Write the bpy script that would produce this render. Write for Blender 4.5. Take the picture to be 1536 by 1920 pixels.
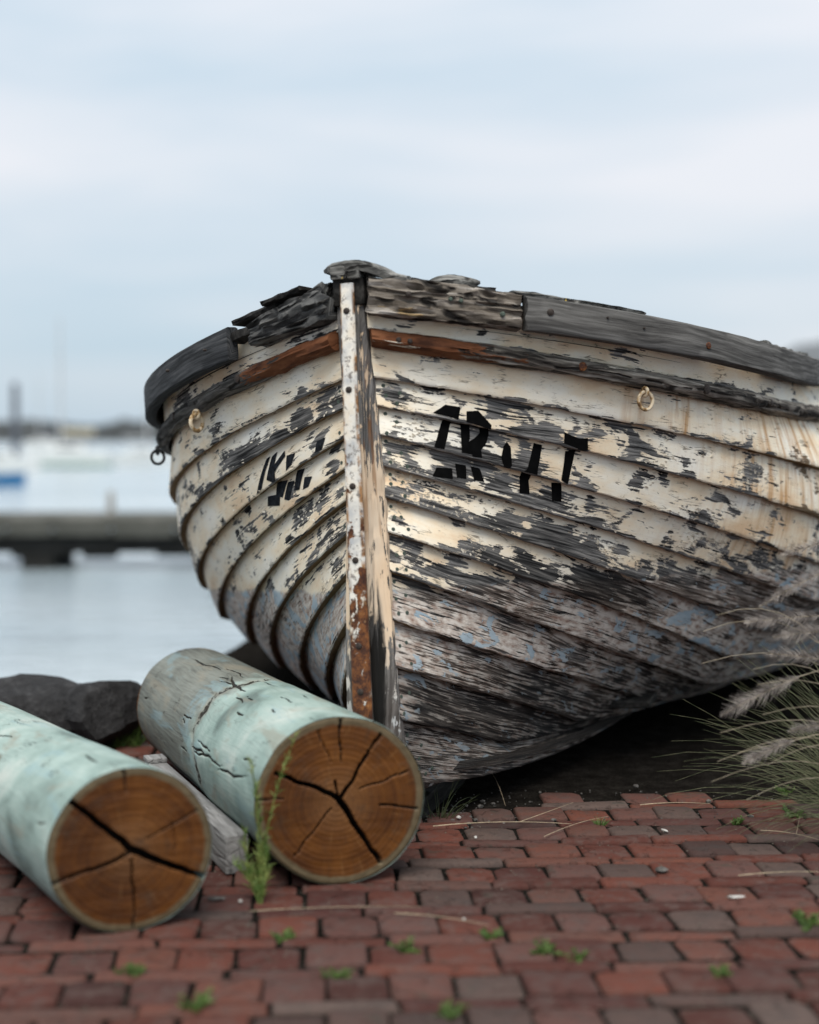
import bpy, bmesh, math, random
import numpy as np
from mathutils import Vector, Matrix, noise as mn

R = math.radians
for o in list(bpy.data.objects):
    bpy.data.objects.remove(o)
SC = bpy.context.scene
COL = SC.collection

# ---------------------------------------------------------------- camera
CAM_H = 0.9
cam_d = bpy.data.cameras.new('camera')
cam = bpy.data.objects.new('camera', cam_d)
COL.objects.link(cam)
cam.location = (0, 0, CAM_H)
cam.rotation_euler = (R(90 - 2.968), 0, 0)
cam_d.sensor_fit = 'VERTICAL'
cam_d.sensor_height = 36.0
cam_d.lens = 50.625
cam_d.clip_start = 0.05
cam_d.clip_end = 6000
cam_d.dof.use_dof = True
cam_d.dof.focus_distance = 3.45
cam_d.dof.aperture_fstop = 1.25
SC.camera = cam

# ---------------------------------------------------------------- sky, sun, exposure
SUN_EL, SUN_AZ = R(61), R(188)      # azimuth from +Y (view direction), clockwise
world = bpy.data.worlds.new('World')
SC.world = world
world.use_nodes = True
wt = world.node_tree
wt.nodes.clear()
def wn(t, **k):
    n = wt.nodes.new(t)
    for a, b in k.items():
        setattr(n, a, b)
    return n
w_out = wn('ShaderNodeOutputWorld')
w_bg = wn('ShaderNodeBackground')
w_sky = wn('ShaderNodeTexSky', sky_type='NISHITA', sun_disc=False, sun_elevation=SUN_EL, sun_rotation=SUN_AZ)
w_sky.air_density = 1.0
w_sky.dust_density = 2.0
w_geo = wn('ShaderNodeTexCoord')
w_map = wn('ShaderNodeMapping')
w_map.inputs['Scale'].default_value = (1.6, 1.6, 7.5)
w_map.inputs['Location'].default_value = (7, 2, 5)
w_map.inputs['Rotation'].default_value = (0, R(5), 0)
w_noi = wn('ShaderNodeTexNoise')
w_noi.inputs['Scale'].default_value = 1.25
w_noi.inputs['Detail'].default_value = 4
w_noi.inputs['Roughness'].default_value = .45
w_noi.inputs['Distortion'].default_value = .35
w_rmp = wn('ShaderNodeValToRGB')
w_rmp.color_ramp.elements[0].position = .34
w_rmp.color_ramp.elements[0].color = (.256, .322, .374, 1)
w_rmp.color_ramp.elements[1].position = .66
w_rmp.color_ramp.elements[1].color = (.400, .407, .427, 1)
# an overcast sky is brighter towards the zenith
w_sep = wn('ShaderNodeSeparateXYZ')
w_grd = wn('ShaderNodeMapRange')
w_grd.inputs['From Min'].default_value = 0.0
w_grd.inputs['From Max'].default_value = 0.9
w_grd.inputs['To Min'].default_value = 0.93
w_grd.inputs['To Max'].default_value = 1.25
w_mul = wn('ShaderNodeVectorMath', operation='SCALE')
w_s2 = wn('ShaderNodeVectorMath', operation='SCALE')
w_s2.inputs['Scale'].default_value = 0.05
w_mix = wn('ShaderNodeMix', data_type='RGBA')
w_mix.inputs['Factor'].default_value = 0.88
L = wt.links.new
L(w_geo.outputs['Generated'], w_map.inputs['Vector'])
L(w_map.outputs[0], w_noi.inputs['Vector'])
L(w_noi.outputs['Fac'], w_rmp.inputs['Fac'])
L(w_geo.outputs['Generated'], w_sep.inputs[0])
L(w_sep.outputs['Z'], w_grd.inputs['Value'])
L(w_rmp.outputs['Color'], w_mul.inputs[0])
L(w_grd.outputs[0], w_mul.inputs['Scale'])
L(w_sky.outputs[0], w_s2.inputs[0])
L(w_s2.outputs[0], w_mix.inputs['A'])
L(w_mul.outputs[0], w_mix.inputs['B'])
L(w_mix.outputs['Result'], w_bg.inputs['Color'])
w_bg.inputs['Strength'].default_value = 1.0
L(w_bg.outputs[0], w_out.inputs[0])

sun_d = bpy.data.lights.new('sun', 'SUN')
sun_d.energy = 1.5
sun_d.angle = R(40)
sun_d.color = (1.0, .93, .82)
sun = bpy.data.objects.new('sun', sun_d)
COL.objects.link(sun)
sv = Vector((math.sin(SUN_AZ) * math.cos(SUN_EL), math.cos(SUN_AZ) * math.cos(SUN_EL), math.sin(SUN_EL)))
sun.rotation_euler = sv.to_track_quat('Z', 'Y').to_euler()
sun.location = (-3, -3, 6)

SC.view_settings.view_transform = 'Standard'
SC.view_settings.look = 'None'
SC.view_settings.exposure = 1.2
SC.view_settings.gamma = 1.0
SC.view_settings.use_curve_mapping = False
SC.cycles.use_denoising = True
SC.cycles.max_bounces = 6
SC.cycles.denoising_prefilter = 'ACCURATE'

# ---------------------------------------------------------------- helpers
rnd = random.Random(7)

def link(name, me, mat=None, parent=None, loc=None, rot=None):
    o = bpy.data.objects.new(name, me)
    COL.objects.link(o)
    if mat is not None and me is not None and not me.materials:
        me.materials.append(mat)
    if parent is not None:
        o.parent = parent
    if loc is not None:
        o.location = loc
    if rot is not None:
        o.rotation_euler = rot
    return o

def empty(name, loc=(0, 0, 0), rz=0.0):
    o = bpy.data.objects.new(name, None)
    COL.objects.link(o)
    o.empty_display_size = .1
    o.location = loc
    o.rotation_euler = (0, 0, rz)
    return o

def tag(o, label=None, cat=None, group=None, kind=None):
    if label: o['label'] = label
    if cat: o['category'] = cat
    if group: o['group'] = group
    if kind: o['kind'] = kind
    return o

def mesh(name, verts, faces, smooth=True, uvs=None, attrs=None, angle=None):
    me = bpy.data.meshes.new(name)
    me.from_pydata([tuple(map(float, v)) for v in verts], [], faces)
    if uvs is not None:                      # per-vertex uv
        uvl = me.uv_layers.new(name='UVMap')
        li = np.zeros(len(me.loops), dtype=np.int32)
        me.loops.foreach_get('vertex_index', li)
        uvl.data.foreach_set('uv', np.asarray(uvs, dtype=np.float32)[li].ravel())
    if attrs:
        for an, (typ, data) in attrs.items():
            a = me.attributes.new(an, typ, 'POINT')
            if typ == 'FLOAT_COLOR':
                a.data.foreach_set('color', np.asarray(data, dtype=np.float32).ravel())
            else:
                a.data.foreach_set('value', np.asarray(data, dtype=np.float32).ravel())
    if smooth:
        me.polygons.foreach_set('use_smooth', [True] * len(me.polygons))
        if angle is not None:
            try:
                me.set_sharp_from_angle(angle=angle)
            except Exception:
                pass
    me.update()
    return me

def fixn(me):
    bm = bmesh.new(); bm.from_mesh(me)
    bmesh.ops.recalc_face_normals(bm, faces=bm.faces)
    bm.to_mesh(me); bm.free()
    return me

def nz(p, s=1.0):
    return mn.noise(Vector(p) * s)

def box_me(name, sx, sy, sz, bev=0.004, seg=2, rough=0.0, cuts=0, seed=0, off=(0, 0, 0)):
    """a box with its base at z=0, bevelled and slightly uneven"""
    bm = bmesh.new()
    bmesh.ops.create_cube(bm, size=1)
    bmesh.ops.scale(bm, vec=(sx, sy, sz), verts=bm.verts)
    if bev:
        bmesh.ops.bevel(bm, geom=bm.edges[:], offset=bev, segments=seg, affect='EDGES', profile=.6)
    if cuts:
        bmesh.ops.subdivide_edges(bm, edges=[e for e in bm.edges if e.calc_length() > max(sx, sy, sz) * .5], cuts=cuts, use_grid_fill=True)
    for v in bm.verts:
        if rough:
            p = Vector((v.co.x * 9 + seed, v.co.y * 9, v.co.z * 9 + seed * 3))
            v.co += Vector((mn.noise(p), mn.noise(p + Vector((9, 3, 1))), mn.noise(p + Vector((1, 7, 5))))) * rough
        v.co += Vector((off[0], off[1], off[2] + sz / 2))
    me = bpy.data.meshes.new(name)
    bm.to_mesh(me); bm.free()
    me.polygons.foreach_set('use_smooth', [True] * len(me.polygons))
    me.set_sharp_from_angle(angle=R(40))
    return me

def lathe_me(name, prof, n=24, smooth=True, angle=R(40)):
    """profile of (radius, z), turned round z"""
    vs, fs = [], []
    for r, z in prof:
        for i in range(n):
            a = 2 * math.pi * i / n
            vs.append((r * math.cos(a), r * math.sin(a), z))
    m = len(prof)
    for j in range(m - 1):
        for i in range(n):
            fs.append((j * n + i, j * n + (i + 1) % n, (j + 1) * n + (i + 1) % n, (j + 1) * n + i))
    fs.append(tuple(range(n - 1, -1, -1)))
    fs.append(tuple((m - 1) * n + i for i in range(n)))
    return mesh(name, vs, fs, smooth, angle=angle)

def torus_me(name, r, s, n=32, m=12, rough=0.0, arc=2 * math.pi):
    vs, fs = [], []
    for i in range(n):
        a = arc * i / n
        for j in range(m):
            b = 2 * math.pi * j / m
            rr = r + s * math.cos(b)
            p = Vector((rr * math.cos(a), rr * math.sin(a), s * math.sin(b)))
            if rough:
                p += Vector((nz(p, 90), nz(p + Vector((3, 1, 2)), 90), nz(p + Vector((7, 2, 2)), 90))) * rough
            vs.append(p)
    for i in range(n):
        for j in range(m):
            fs.append((i * m + j, ((i + 1) % n) * m + j, ((i + 1) % n) * m + (j + 1) % m, i * m + (j + 1) % m))
    return mesh(name, vs, fs, True)

# ---------------------------------------------------------------- node DSL for the materials
class NT:
    def __init__(self, name, rough=.8):
        self.m = bpy.data.materials.new(name)
        self.m.use_nodes = True
        self.t = self.m.node_tree
        self.b = self.t.nodes['Principled BSDF']
        self.b.inputs['Roughness'].default_value = rough
    def n(self, t, **k):
        x = self.t.nodes.new(t)
        for a, b in k.items():
            setattr(x, a, b)
        return x
    def put(self, sock, v):
        if isinstance(v, bpy.types.NodeSocket):
            self.t.links.new(v, sock)
        elif v is not None:
            if isinstance(v, (tuple, list)) and len(v) == 3 and sock.type == 'RGBA':
                v = (*v, 1)
            sock.default_value = v
    def coord(self, which='Object'):
        return self.n('ShaderNodeTexCoord').outputs[which]
    def uv(self):
        return self.n('ShaderNodeUVMap', uv_map='UVMap').outputs[0]
    def mapping(self, v, scale=(1, 1, 1), loc=(0, 0, 0), rot=(0, 0, 0)):
        x = self.n('ShaderNodeMapping')
        self.put(x.inputs['Vector'], v)
        x.inputs['Scale'].default_value = scale
        self.put(x.inputs['Location'], loc)
        x.inputs['Rotation'].default_value = rot
        return x.outputs[0]
    def noise(self, v, scale=5, detail=4, rough=.55, dist=0.0, lac=2.0):
        x = self.n('ShaderNodeTexNoise')
        self.put(x.inputs['Vector'], v)
        x.inputs['Scale'].default_value = scale
        x.inputs['Detail'].default_value = detail
        x.inputs['Roughness'].default_value = rough
        x.inputs['Distortion'].default_value = dist
        x.inputs['Lacunarity'].default_value = lac
        return x.outputs['Fac']
    def noisec(self, v, scale=5, detail=2):
        x = self.n('ShaderNodeTexNoise')
        self.put(x.inputs['Vector'], v)
        x.inputs['Scale'].default_value = scale
        x.inputs['Detail'].default_value = detail
        return x.outputs['Color']
    def voro(self, v, scale=5, feature='F1', rnd=1.0, out='Distance'):
        x = self.n('ShaderNodeTexVoronoi', feature=feature)
        self.put(x.inputs['Vector'], v)
        x.inputs['Scale'].default_value = scale
        x.inputs['Randomness'].default_value = rnd
        return x.outputs[out]
    def math(self, op, a, b=None, c=None, clamp=False):
        x = self.n('ShaderNodeMath', operation=op)
        x.use_clamp = clamp
        self.put(x.inputs[0], a)
        if b is not None: self.put(x.inputs[1], b)
        if c is not None: self.put(x.inputs[2], c)
        return x.outputs[0]
    def add(self, a, b): return self.math('ADD', a, b)
    def sub(self, a, b): return self.math('SUBTRACT', a, b)
    def mul(self, a, b): return self.math('MULTIPLY', a, b)
    def step(self, v, lo, hi, tlo=0.0, thi=1.0):
        x = self.n('ShaderNodeMapRange', interpolation_type='SMOOTHSTEP')
        self.put(x.inputs['Value'], v)
        self.put(x.inputs['From Min'], lo); self.put(x.inputs['From Max'], hi)
        self.put(x.inputs['To Min'], tlo); self.put(x.inputs['To Max'], thi)
        return x.outputs[0]
    def mix(self, f, a, b, blend='MIX'):
        x = self.n('ShaderNodeMix', data_type='RGBA', blend_type=blend)
        self.put(x.inputs['Factor'], f)
        self.put(x.inputs['A'], a); self.put(x.inputs['B'], b)
        return x.outputs['Result']
    def ramp(self, f, stops):
        x = self.n('ShaderNodeValToRGB')
        self.put(x.inputs[0], f)
        el = x.color_ramp.elements
        while len(el) < len(stops):
            el.new(.5)
        for e, (p, c) in zip(el, stops):
            e.position = p
            e.color = (*c, 1) if len(c) == 3 else c
        return x.outputs['Color']
    def attr(self, name, out='Fac'):
        return self.n('ShaderNodeAttribute', attribute_name=name).outputs[out]
    def sep(self, c):
        x = self.n('ShaderNodeSeparateColor')
        self.put(x.inputs[0], c)
        return x.outputs
    def sepxyz(self, c):
        x = self.n('ShaderNodeSeparateXYZ')
        self.put(x.inputs[0], c)
        return x.outputs
    def comb(self, x_, y_, z_):
        x = self.n('ShaderNodeCombineXYZ')
        self.put(x.inputs[0], x_); self.put(x.inputs[1], y_); self.put(x.inputs[2], z_)
        return x.outputs[0]
    def vadd(self, a, b, sc=None):
        if sc is not None:
            s = self.n('ShaderNodeVectorMath', operation='SCALE')
            self.put(s.inputs[0], b); s.inputs['Scale'].default_value = sc
            b = s.outputs[0]
        x = self.n('ShaderNodeVectorMath', operation='ADD')
        self.put(x.inputs[0], a); self.put(x.inputs[1], b)
        return x.outputs[0]
    def rand(self):
        return self.n('ShaderNodeObjectInfo').outputs['Random']
    def bump(self, h, dist=.002, strength=1.0, prev=None):
        x = self.n('ShaderNodeBump')
        x.inputs['Distance'].default_value = dist
        x.inputs['Strength'].default_value = strength
        self.put(x.inputs['Height'], h)
        if prev is not None: self.put(x.inputs['Normal'], prev)
        return x.outputs[0]
    def done(self, col=None, rough=None, normal=None, metal=None, spec=None):
        if col is not None: self.put(self.b.inputs['Base Color'], col)
        if rough is not None: self.put(self.b.inputs['Roughness'], rough)
        if normal is not None: self.put(self.b.inputs['Normal'], normal)
        if metal is not None: self.put(self.b.inputs['Metallic'], metal)
        if spec is not None: self.b.inputs['Specular IOR Level'].default_value = spec
        return self.m

# ---------------------------------------------------------------- materials
def mat_hull():
    N = NT('flaking_hull_paint', .75)
    uv = N.uv()
    wc = N.sep(N.attr('wear', 'Color'))
    wear, dark, rust = wc[0], wc[1], wc[2]
    wl = N.attr('wl')
    warp = N.noisec(N.mapping(uv, (2.2, 4, 1)), 1.0, 2)
    wuv = N.vadd(uv, warp, .045)
    grain = N.noise(N.mapping(wuv, (9, 190, 1)), 1, 6, .62)
    knot = N.noise(N.mapping(wuv, (5, 75, 1)), 1, 2, .5, .6)
    flake = N.noise(N.mapping(uv, (11, 24, 1)), 1, 9, .54, .5)
    big = N.noise(N.mapping(uv, (5, 12, 1)), 1, 3, .5)
    n1 = N.add(N.add(N.mul(flake, .62), N.mul(big, .12)), N.mul(grain, .26))
    n1 = N.math('MULTIPLY_ADD', n1, 5.2, -2.06)         # about 0..1
    paint = N.step(N.sub(n1, wear), -.02, .025)
    # second coat: pale blue bottom paint, in bigger smooth-edged patches
    fl2 = N.noise(N.mapping(uv, (13, 22, 1)), 1, 8, .6, .5)
    n2 = N.math('MULTIPLY_ADD', N.add(N.mul(fl2, .85), N.mul(grain, .15)), 4.2, -1.6)
    blue_m = N.step(N.sub(n2, N.math('MULTIPLY_ADD', wear, .45, .56)), -.015, .02)
    n3 = N.math('MULTIPLY_ADD', N.add(N.mul(flake, .34), N.mul(grain, .66)), 4.6, -1.76)
    prim_m = N.step(N.sub(n3, N.math('MULTIPLY_ADD', wear, .8, -.05)), -.05, .10)
    wln = N.add(wl, N.math('MULTIPLY_ADD', big, .05, -.025))
    below = N.step(wln, .006, -.008)
    # wood
    gmix = N.math('MULTIPLY_ADD', N.add(N.mul(grain, .66), N.mul(knot, .34)), 1.3, -.15)
    wood = N.ramp(gmix, [(.36, (.012, .012, .0125)), (.45, (.085, .083, .083)), (.54, (.20, .195, .19)), (.66, (.36, .345, .33))])
    brown = N.ramp(gmix, [(.36, (.018, .013, .011)), (.46, (.13, .098, .080)), (.6, (.42, .36, .315))])
    wood = N.mix(N.mul(below, N.step(big, .3, .6)), wood, brown)
    wood = N.mix(N.step(rust, .45, .9), wood, N.mix(grain, (.07, .04, .018), (.30, .20, .105)))
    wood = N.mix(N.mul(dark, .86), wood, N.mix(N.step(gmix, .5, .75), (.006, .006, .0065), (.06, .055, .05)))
    # cream coat
    tone = N.noise(N.mapping(uv, (4, 9, 1)), 1, 5, .6)
    cream = N.ramp(tone, [(.33, (.76, .56, .37)), (.45, (.85, .72, .54)), (.57, (.88, .82, .70)), (.72, (.88, .86, .80))])
    speck = N.noise(N.mapping(uv, (120, 160, 1)), 1, 3, .6)
    cream = N.mix(N.step(speck, .6, .72, 0, .35), cream, (.36, .30, .22))
    # hairline cracks along the grain
    cr = N.voro(N.mapping(wuv, (17, 150, 1)), 1, 'DISTANCE_TO_EDGE')
    crm = N.mul(N.step(cr, .07, .02), N.step(N.noise(N.mapping(uv, (15, 34, 1)), 1, 5, .65), .52, .64))
    cream = N.mix(N.mul(crm, .75), cream, (.10, .08, .06))
    edge = N.step(N.sub(n1, wear), .10, .02)           # thin curling rim of each flake
    cream = N.mix(N.mul(edge, .35), cream, (.88, .86, .82))
    # rust tears running down the planks
    st = N.noise(N.mapping(uv, (34, 3.5, 1)), 1, 4, .6)
    cream = N.mix(N.mul(N.step(st, .42, .68), N.math('MINIMUM', N.mul(rust, 1.6), .85)), cream, (.46, .23, .075))
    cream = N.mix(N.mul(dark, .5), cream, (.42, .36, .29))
    blue = N.ramp(N.noise(N.mapping(uv, (9, 16, 1)), 1, 4), [(.35, (.30, .39, .46)), (.55, (.43, .52, .58)), (.75, (.56, .60, .62))])
    blue = N.mix(N.mul(crm, .6), blue, (.12, .10, .09))
    prim = N.ramp(N.noise(N.mapping(uv, (30, 60, 1)), 1, 5), [(.33, (.26, .155, .12)), (.44, (.47, .385, .33)), (.58, (.70, .64, .58))])
    low = N.mix(prim_m, wood, prim)
    low = N.mix(blue_m, low, blue)
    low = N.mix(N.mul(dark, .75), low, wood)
    up = N.mix(paint, wood, cream)
    col = N.mix(below, up, low)
    lowcov = N.math('MAXIMUM', N.mul(prim_m, .5), blue_m)
    cov = N.add(N.mul(paint, N.sub(1, below)), N.mul(lowcov, below))
    h = N.add(N.add(N.mul(cov, .55), N.mul(grain, N.math('MULTIPLY_ADD', cov, -.62, .8))), N.mul(crm, -.3))
    nrm = N.bump(h, .004, 1.0)
    return N.done(col, N.math('MULTIPLY_ADD', cov, -.18, .88), nrm, spec=.14)

def mat_wood(name, stops, along=6, across=90, coord='UV', brown=None, bump=.0016, paint=None, paint_lo=.6, spots=None, spot_lo=.66, rough=.85, cracks=0.0, axis=0):
    N = NT(name, rough)
    if coord == 'UV':
        uv = N.uv(); sc = (along, across, across); sc2 = (1, 1, 1)
    else:
        uv = N.coord('Object')
        sc = [across] * 3; sc[axis] = along; sc = tuple(sc)
    rv = N.comb(N.mul(N.rand(), 17.0), N.mul(N.rand(), 9.0), N.mul(N.rand(), 23.0))
    uv = N.vadd(uv, rv)
    warp = N.vadd(uv, N.noisec(N.mapping(uv, (4, 4, 4)), 1, 2), .03)
    g = N.noise(N.mapping(warp, sc), 1, 6, .65)
    b = N.noise(N.mapping(uv, tuple(x * .12 for x in sc)), 1, 4, .6)
    f = N.math('MULTIPLY_ADD', N.add(N.mul(g, .68), N.mul(b, .32)), 1.45, -.22)
    col = N.ramp(f, stops)
    h = g
    if cracks:
        csc = tuple(x * .35 for x in sc)
        c = N.voro(N.mapping(warp, csc), 1, 'DISTANCE_TO_EDGE')
        cm = N.mul(N.step(c, .07, .02), N.step(N.noise(uv, 14, 3), .45, .55))
        col = N.mix(N.mul(cm, cracks), col, (.006, .005, .005))
        h = N.sub(g, N.mul(cm, 1.6))
    if brown is not None:
        u_ = N.sub(N.sepxyz(N.uv())[0], brown[0])
        bn = N.add(N.mul(N.noise(N.mapping(uv, (9, 40, 1)), 1, 7, .66), .9), N.mul(g, .16))
        bm_ = N.step(N.add(u_, bn), brown[1] + .20 + .36, brown[1] + .20 + .32)
        col = N.mix(bm_, col, N.ramp(N.noise(N.mapping(uv, (10, 30, 1)), 1, 5, .6), [(.32, (.045, .017, .009)), (.5, (.13, .048, .021)), (.68, (.20, .082, .038))]))
        h = N.add(N.mul(h, N.math('MULTIPLY_ADD', bm_, -.7, 1.0)), N.mul(bm_, .5))
    if paint is not None:
        pm = N.step(N.noise(N.mapping(uv, tuple(max(3, x * .3) for x in sc)), 1, 7, .62), paint_lo, paint_lo + .02)
        col = N.mix(pm, col, paint)
        h = N.add(h, N.mul(pm, .5))
    if spots is not None:
        pm = N.step(N.noise(uv, 22, 5, .6), spot_lo, spot_lo + .025)
        col = N.mix(pm, col, spots)
        h = N.add(h, N.mul(pm, .4))
    return N.done(col, None, N.bump(h, bump, 1.0), spec=.2)

def mat_rust(name, paint=None, lo=0.0, hi=1.0, seed=0.0):
    """iron; paint = colour of what is left of the paint, kept where attribute-free v runs from lo to hi"""
    N = NT(name, .8)
    co = N.coord('Object')
    n = N.noise(co, 38, 7, .65)
    f = N.noise(co, 210, 4, .6)
    col = N.ramp(N.add(N.mul(n, .7), N.mul(f, .3)), [(.3, (.016, .009, .008)), (.45, (.06, .022, .012)), (.56, (.17, .062, .02)), (.7, (.33, .15, .05))])
    h = N.add(n, N.mul(f, .4))
    if paint is not None:
        v = N.sepxyz(N.uv())[1]
        grad = N.step(v, lo, hi)                     # 0 top .. 1 bottom of the strap
        pn = N.math('MULTIPLY_ADD', N.noise(co, 24, 6, .6, .4), 2.6, -.8)
        pm = N.step(N.sub(pn, grad), -.04, .05)
        tint = N.ramp(N.noise(co, 14, 5, .6), [(.30, (.30, .34, .40)), (.40, (.52, .52, .51)), (.52, (.74, .71, .65)), (.7, (.70, .60, .46))])
        ed = N.math('ABSOLUTE', N.sepxyz(N.uv())[0])
        col2 = N.mix(N.step(n, .42, .6), (.36, .19, .08), (.12, .06, .03))
        tint = N.mix(N.mul(N.step(ed, .010, .016), N.step(N.noise(co, 30, 4), .40, .56)), tint, col2)
        tint = N.mix(N.step(N.noise(co, 70, 5, .65), .53, .66, 0, .8), tint, (.12, .10, .09))
        col = N.mix(pm, col, tint)
        h = N.add(h, N.mul(pm, .8))
    return N.done(col, .75, N.bump(h, .0018, 1.0), spec=.3)

def mat_plain(name, col, rough=.7, var=.25, scale=30, bump=.0008, spec=.3, metal=0):
    N = NT(name, rough)
    co = N.coord('Object')
    n = N.noise(co, scale, 5, .6)
    d = tuple(c * (1 - var) for c in col); u = tuple(min(1, c * (1 + var)) for c in col)
    return N.done(N.mix(N.step(n, .3, .7), d, u), None, N.bump(n, bump, .8) if bump else None, metal, spec)

def mat_brick():
    N = NT('worn_red_brick', .85)
    co = N.coord('Object')
    r = N.rand()
    base = N.ramp(r, [(0, (.048, .023, .021)), (.12, (.098, .036, .028)), (.26, (.135, .048, .035)), (.38, (.066, .026, .023)), (.52, (.115, .060, .052)),
                      (.66, (.145, .054, .038)), (.78, (.086, .058, .052)), (.9, (.122, .088, .077)), (1, (.052, .029, .027))])
    off = N.vadd(co, N.comb(N.mul(r, 31), N.mul(r, 57), N.mul(r, 11)))
    n = N.noise(off, 26, 6, .62)
    f = N.noise(off, 190, 4, .6)
    col = N.mix(N.step(n, .42, .7, 0, .55), base, N.mix(r, (.125, .095, .086), (.055, .049, .047)))
    col = N.mix(N.step(f, .48, .75, 0, .5), col, (.05, .03, .026))
    col = N.mix(N.step(N.noise(off, 15, 3), .62, .72, 0, .5), col, (.05, .055, .045))
    ch = N.step(N.noise(off, 34, 4, .55, .8), .60, .68)
    col = N.mix(N.mul(ch, .5), col, N.mix(.5, base, (.03, .018, .015)))
    col = N.mix(.14, col, (.012, .008, .007))
    h = N.sub(N.add(n, N.mul(f, .5)), N.mul(ch, .7))
    return N.done(col, None, N.bump(h, .005, .9), spec=.10)

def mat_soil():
    N = NT('joint_soil_and_hull_shade', .95)
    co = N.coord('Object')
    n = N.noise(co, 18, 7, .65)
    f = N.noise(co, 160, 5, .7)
    col = N.ramp(N.add(N.mul(n, .5), N.mul(f, .5)), [(.34, (.005, .0045, .004)), (.5, (.014, .0125, .011)), (.64, (.030, .027, .024)), (.76, (.07, .066, .06))])  # joint soil, near-black overall to paint in the shade under the hull
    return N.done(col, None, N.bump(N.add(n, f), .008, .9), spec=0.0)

def mat_log_side(name, seed, tan=.5):
    N = NT(name, .62)
    uv = N.vadd(N.uv(), (seed, seed * .7, 0))             # u along, v around (metres)
    gr = N.attr('grey')
    big = N.noise(N.mapping(uv, (5, 7, 1)), 1, 5, .6, .4)
    g = N.noise(N.mapping(N.vadd(uv, N.noisec(N.mapping(uv, (5, 5, 1)), 1, 2), .03), (8, 130, 1)), 1, 5, .6)
    green = N.ramp(big, [(.30, (.11, .15, .137)), (.43, (.22, .30, .275)), (.55, (.31, .40, .37)), (.68, (.43, .48, .445))])
    grey = N.ramp(N.add(N.mul(big, .5), N.mul(g, .5)), [(.35, (.07, .073, .063)), (.5, (.15, .16, .14)), (.65, (.23, .245, .22))])
    nb = N.noise(N.mapping(uv, (14, 18, 1)), 1, 5, .6)
    col = N.mix(N.step(N.add(gr, N.math('MULTIPLY_ADD', nb, 1.0, -.5)), .35, .75), green, grey)
    col = N.mix(N.step(g, .5, .78, 0, .45), col, (.14, .165, .15))
    stn = N.noise(N.mapping(uv, (4, 11, 1), (2, 5, 0)), 1, 6, .62, .6)
    col = N.mix(N.step(stn, .54, .66, 0, .55), col, (.24, .215, .165))
    col = N.mix(N.step(stn, .44, .36, 0, .35), col, (.20, .33, .38))
    knot = N.voro(N.mapping(uv, (3.0, 5.5, 1), (1.3, .4, 0)), 1)
    col = N.mix(N.step(knot, .10, .05, 0, .8), col, (.10, .075, .05))
    # short drying checks along the grain
    w2 = N.vadd(uv, N.noisec(N.mapping(uv, (12, 12, 1)), 1, 3), .010)
    c = N.math('ABSOLUTE', N.sub(N.noise(N.mapping(w2, (3.2, 26, 1), (0, 0, 0), (0, 0, R(7))), 1, 2, .5), .5))
    gate = N.step(N.noise(N.mapping(uv, (11, 26, 1)), 1, 3), .50, .60)
    cm = N.mul(N.step(c, .014, .006), gate)
    c2 = N.math('ABSOLUTE', N.sub(N.noise(N.mapping(w2, (14, 110, 1), (3, 0, 0), (0, 0, R(6))), 1, 2, .5), .5))
    cm2 = N.mul(N.step(c2, .022, .008), N.step(N.noise(N.mapping(uv, (9, 12, 1)), 1, 3), .60, .68))
    crack = N.math('MAXIMUM', N.step(N.attr('groove'), .12, .5), N.mul(cm2, .6))
    scar = N.attr('scar')                                  # torn ring round the trunk
    sm = N.step(N.add(scar, N.math('MULTIPLY_ADD', N.noise(N.mapping(uv, (60, 60, 1)), 1, 5, .7), 1.5, -.75)), .62, .80)
    col = N.mix(N.mul(N.step(scar, .12, .6), .45), col, (.22, .19, .15))
    crack = N.math('MAXIMUM', crack, sm)
    col = N.mix(crack, col, (.022, .018, .012))
    h = N.sub(N.mul(g, .35), N.mul(crack, 1.3))
    return N.done(col, .66, N.bump(h, .003, 1.0), spec=.3)

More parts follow.
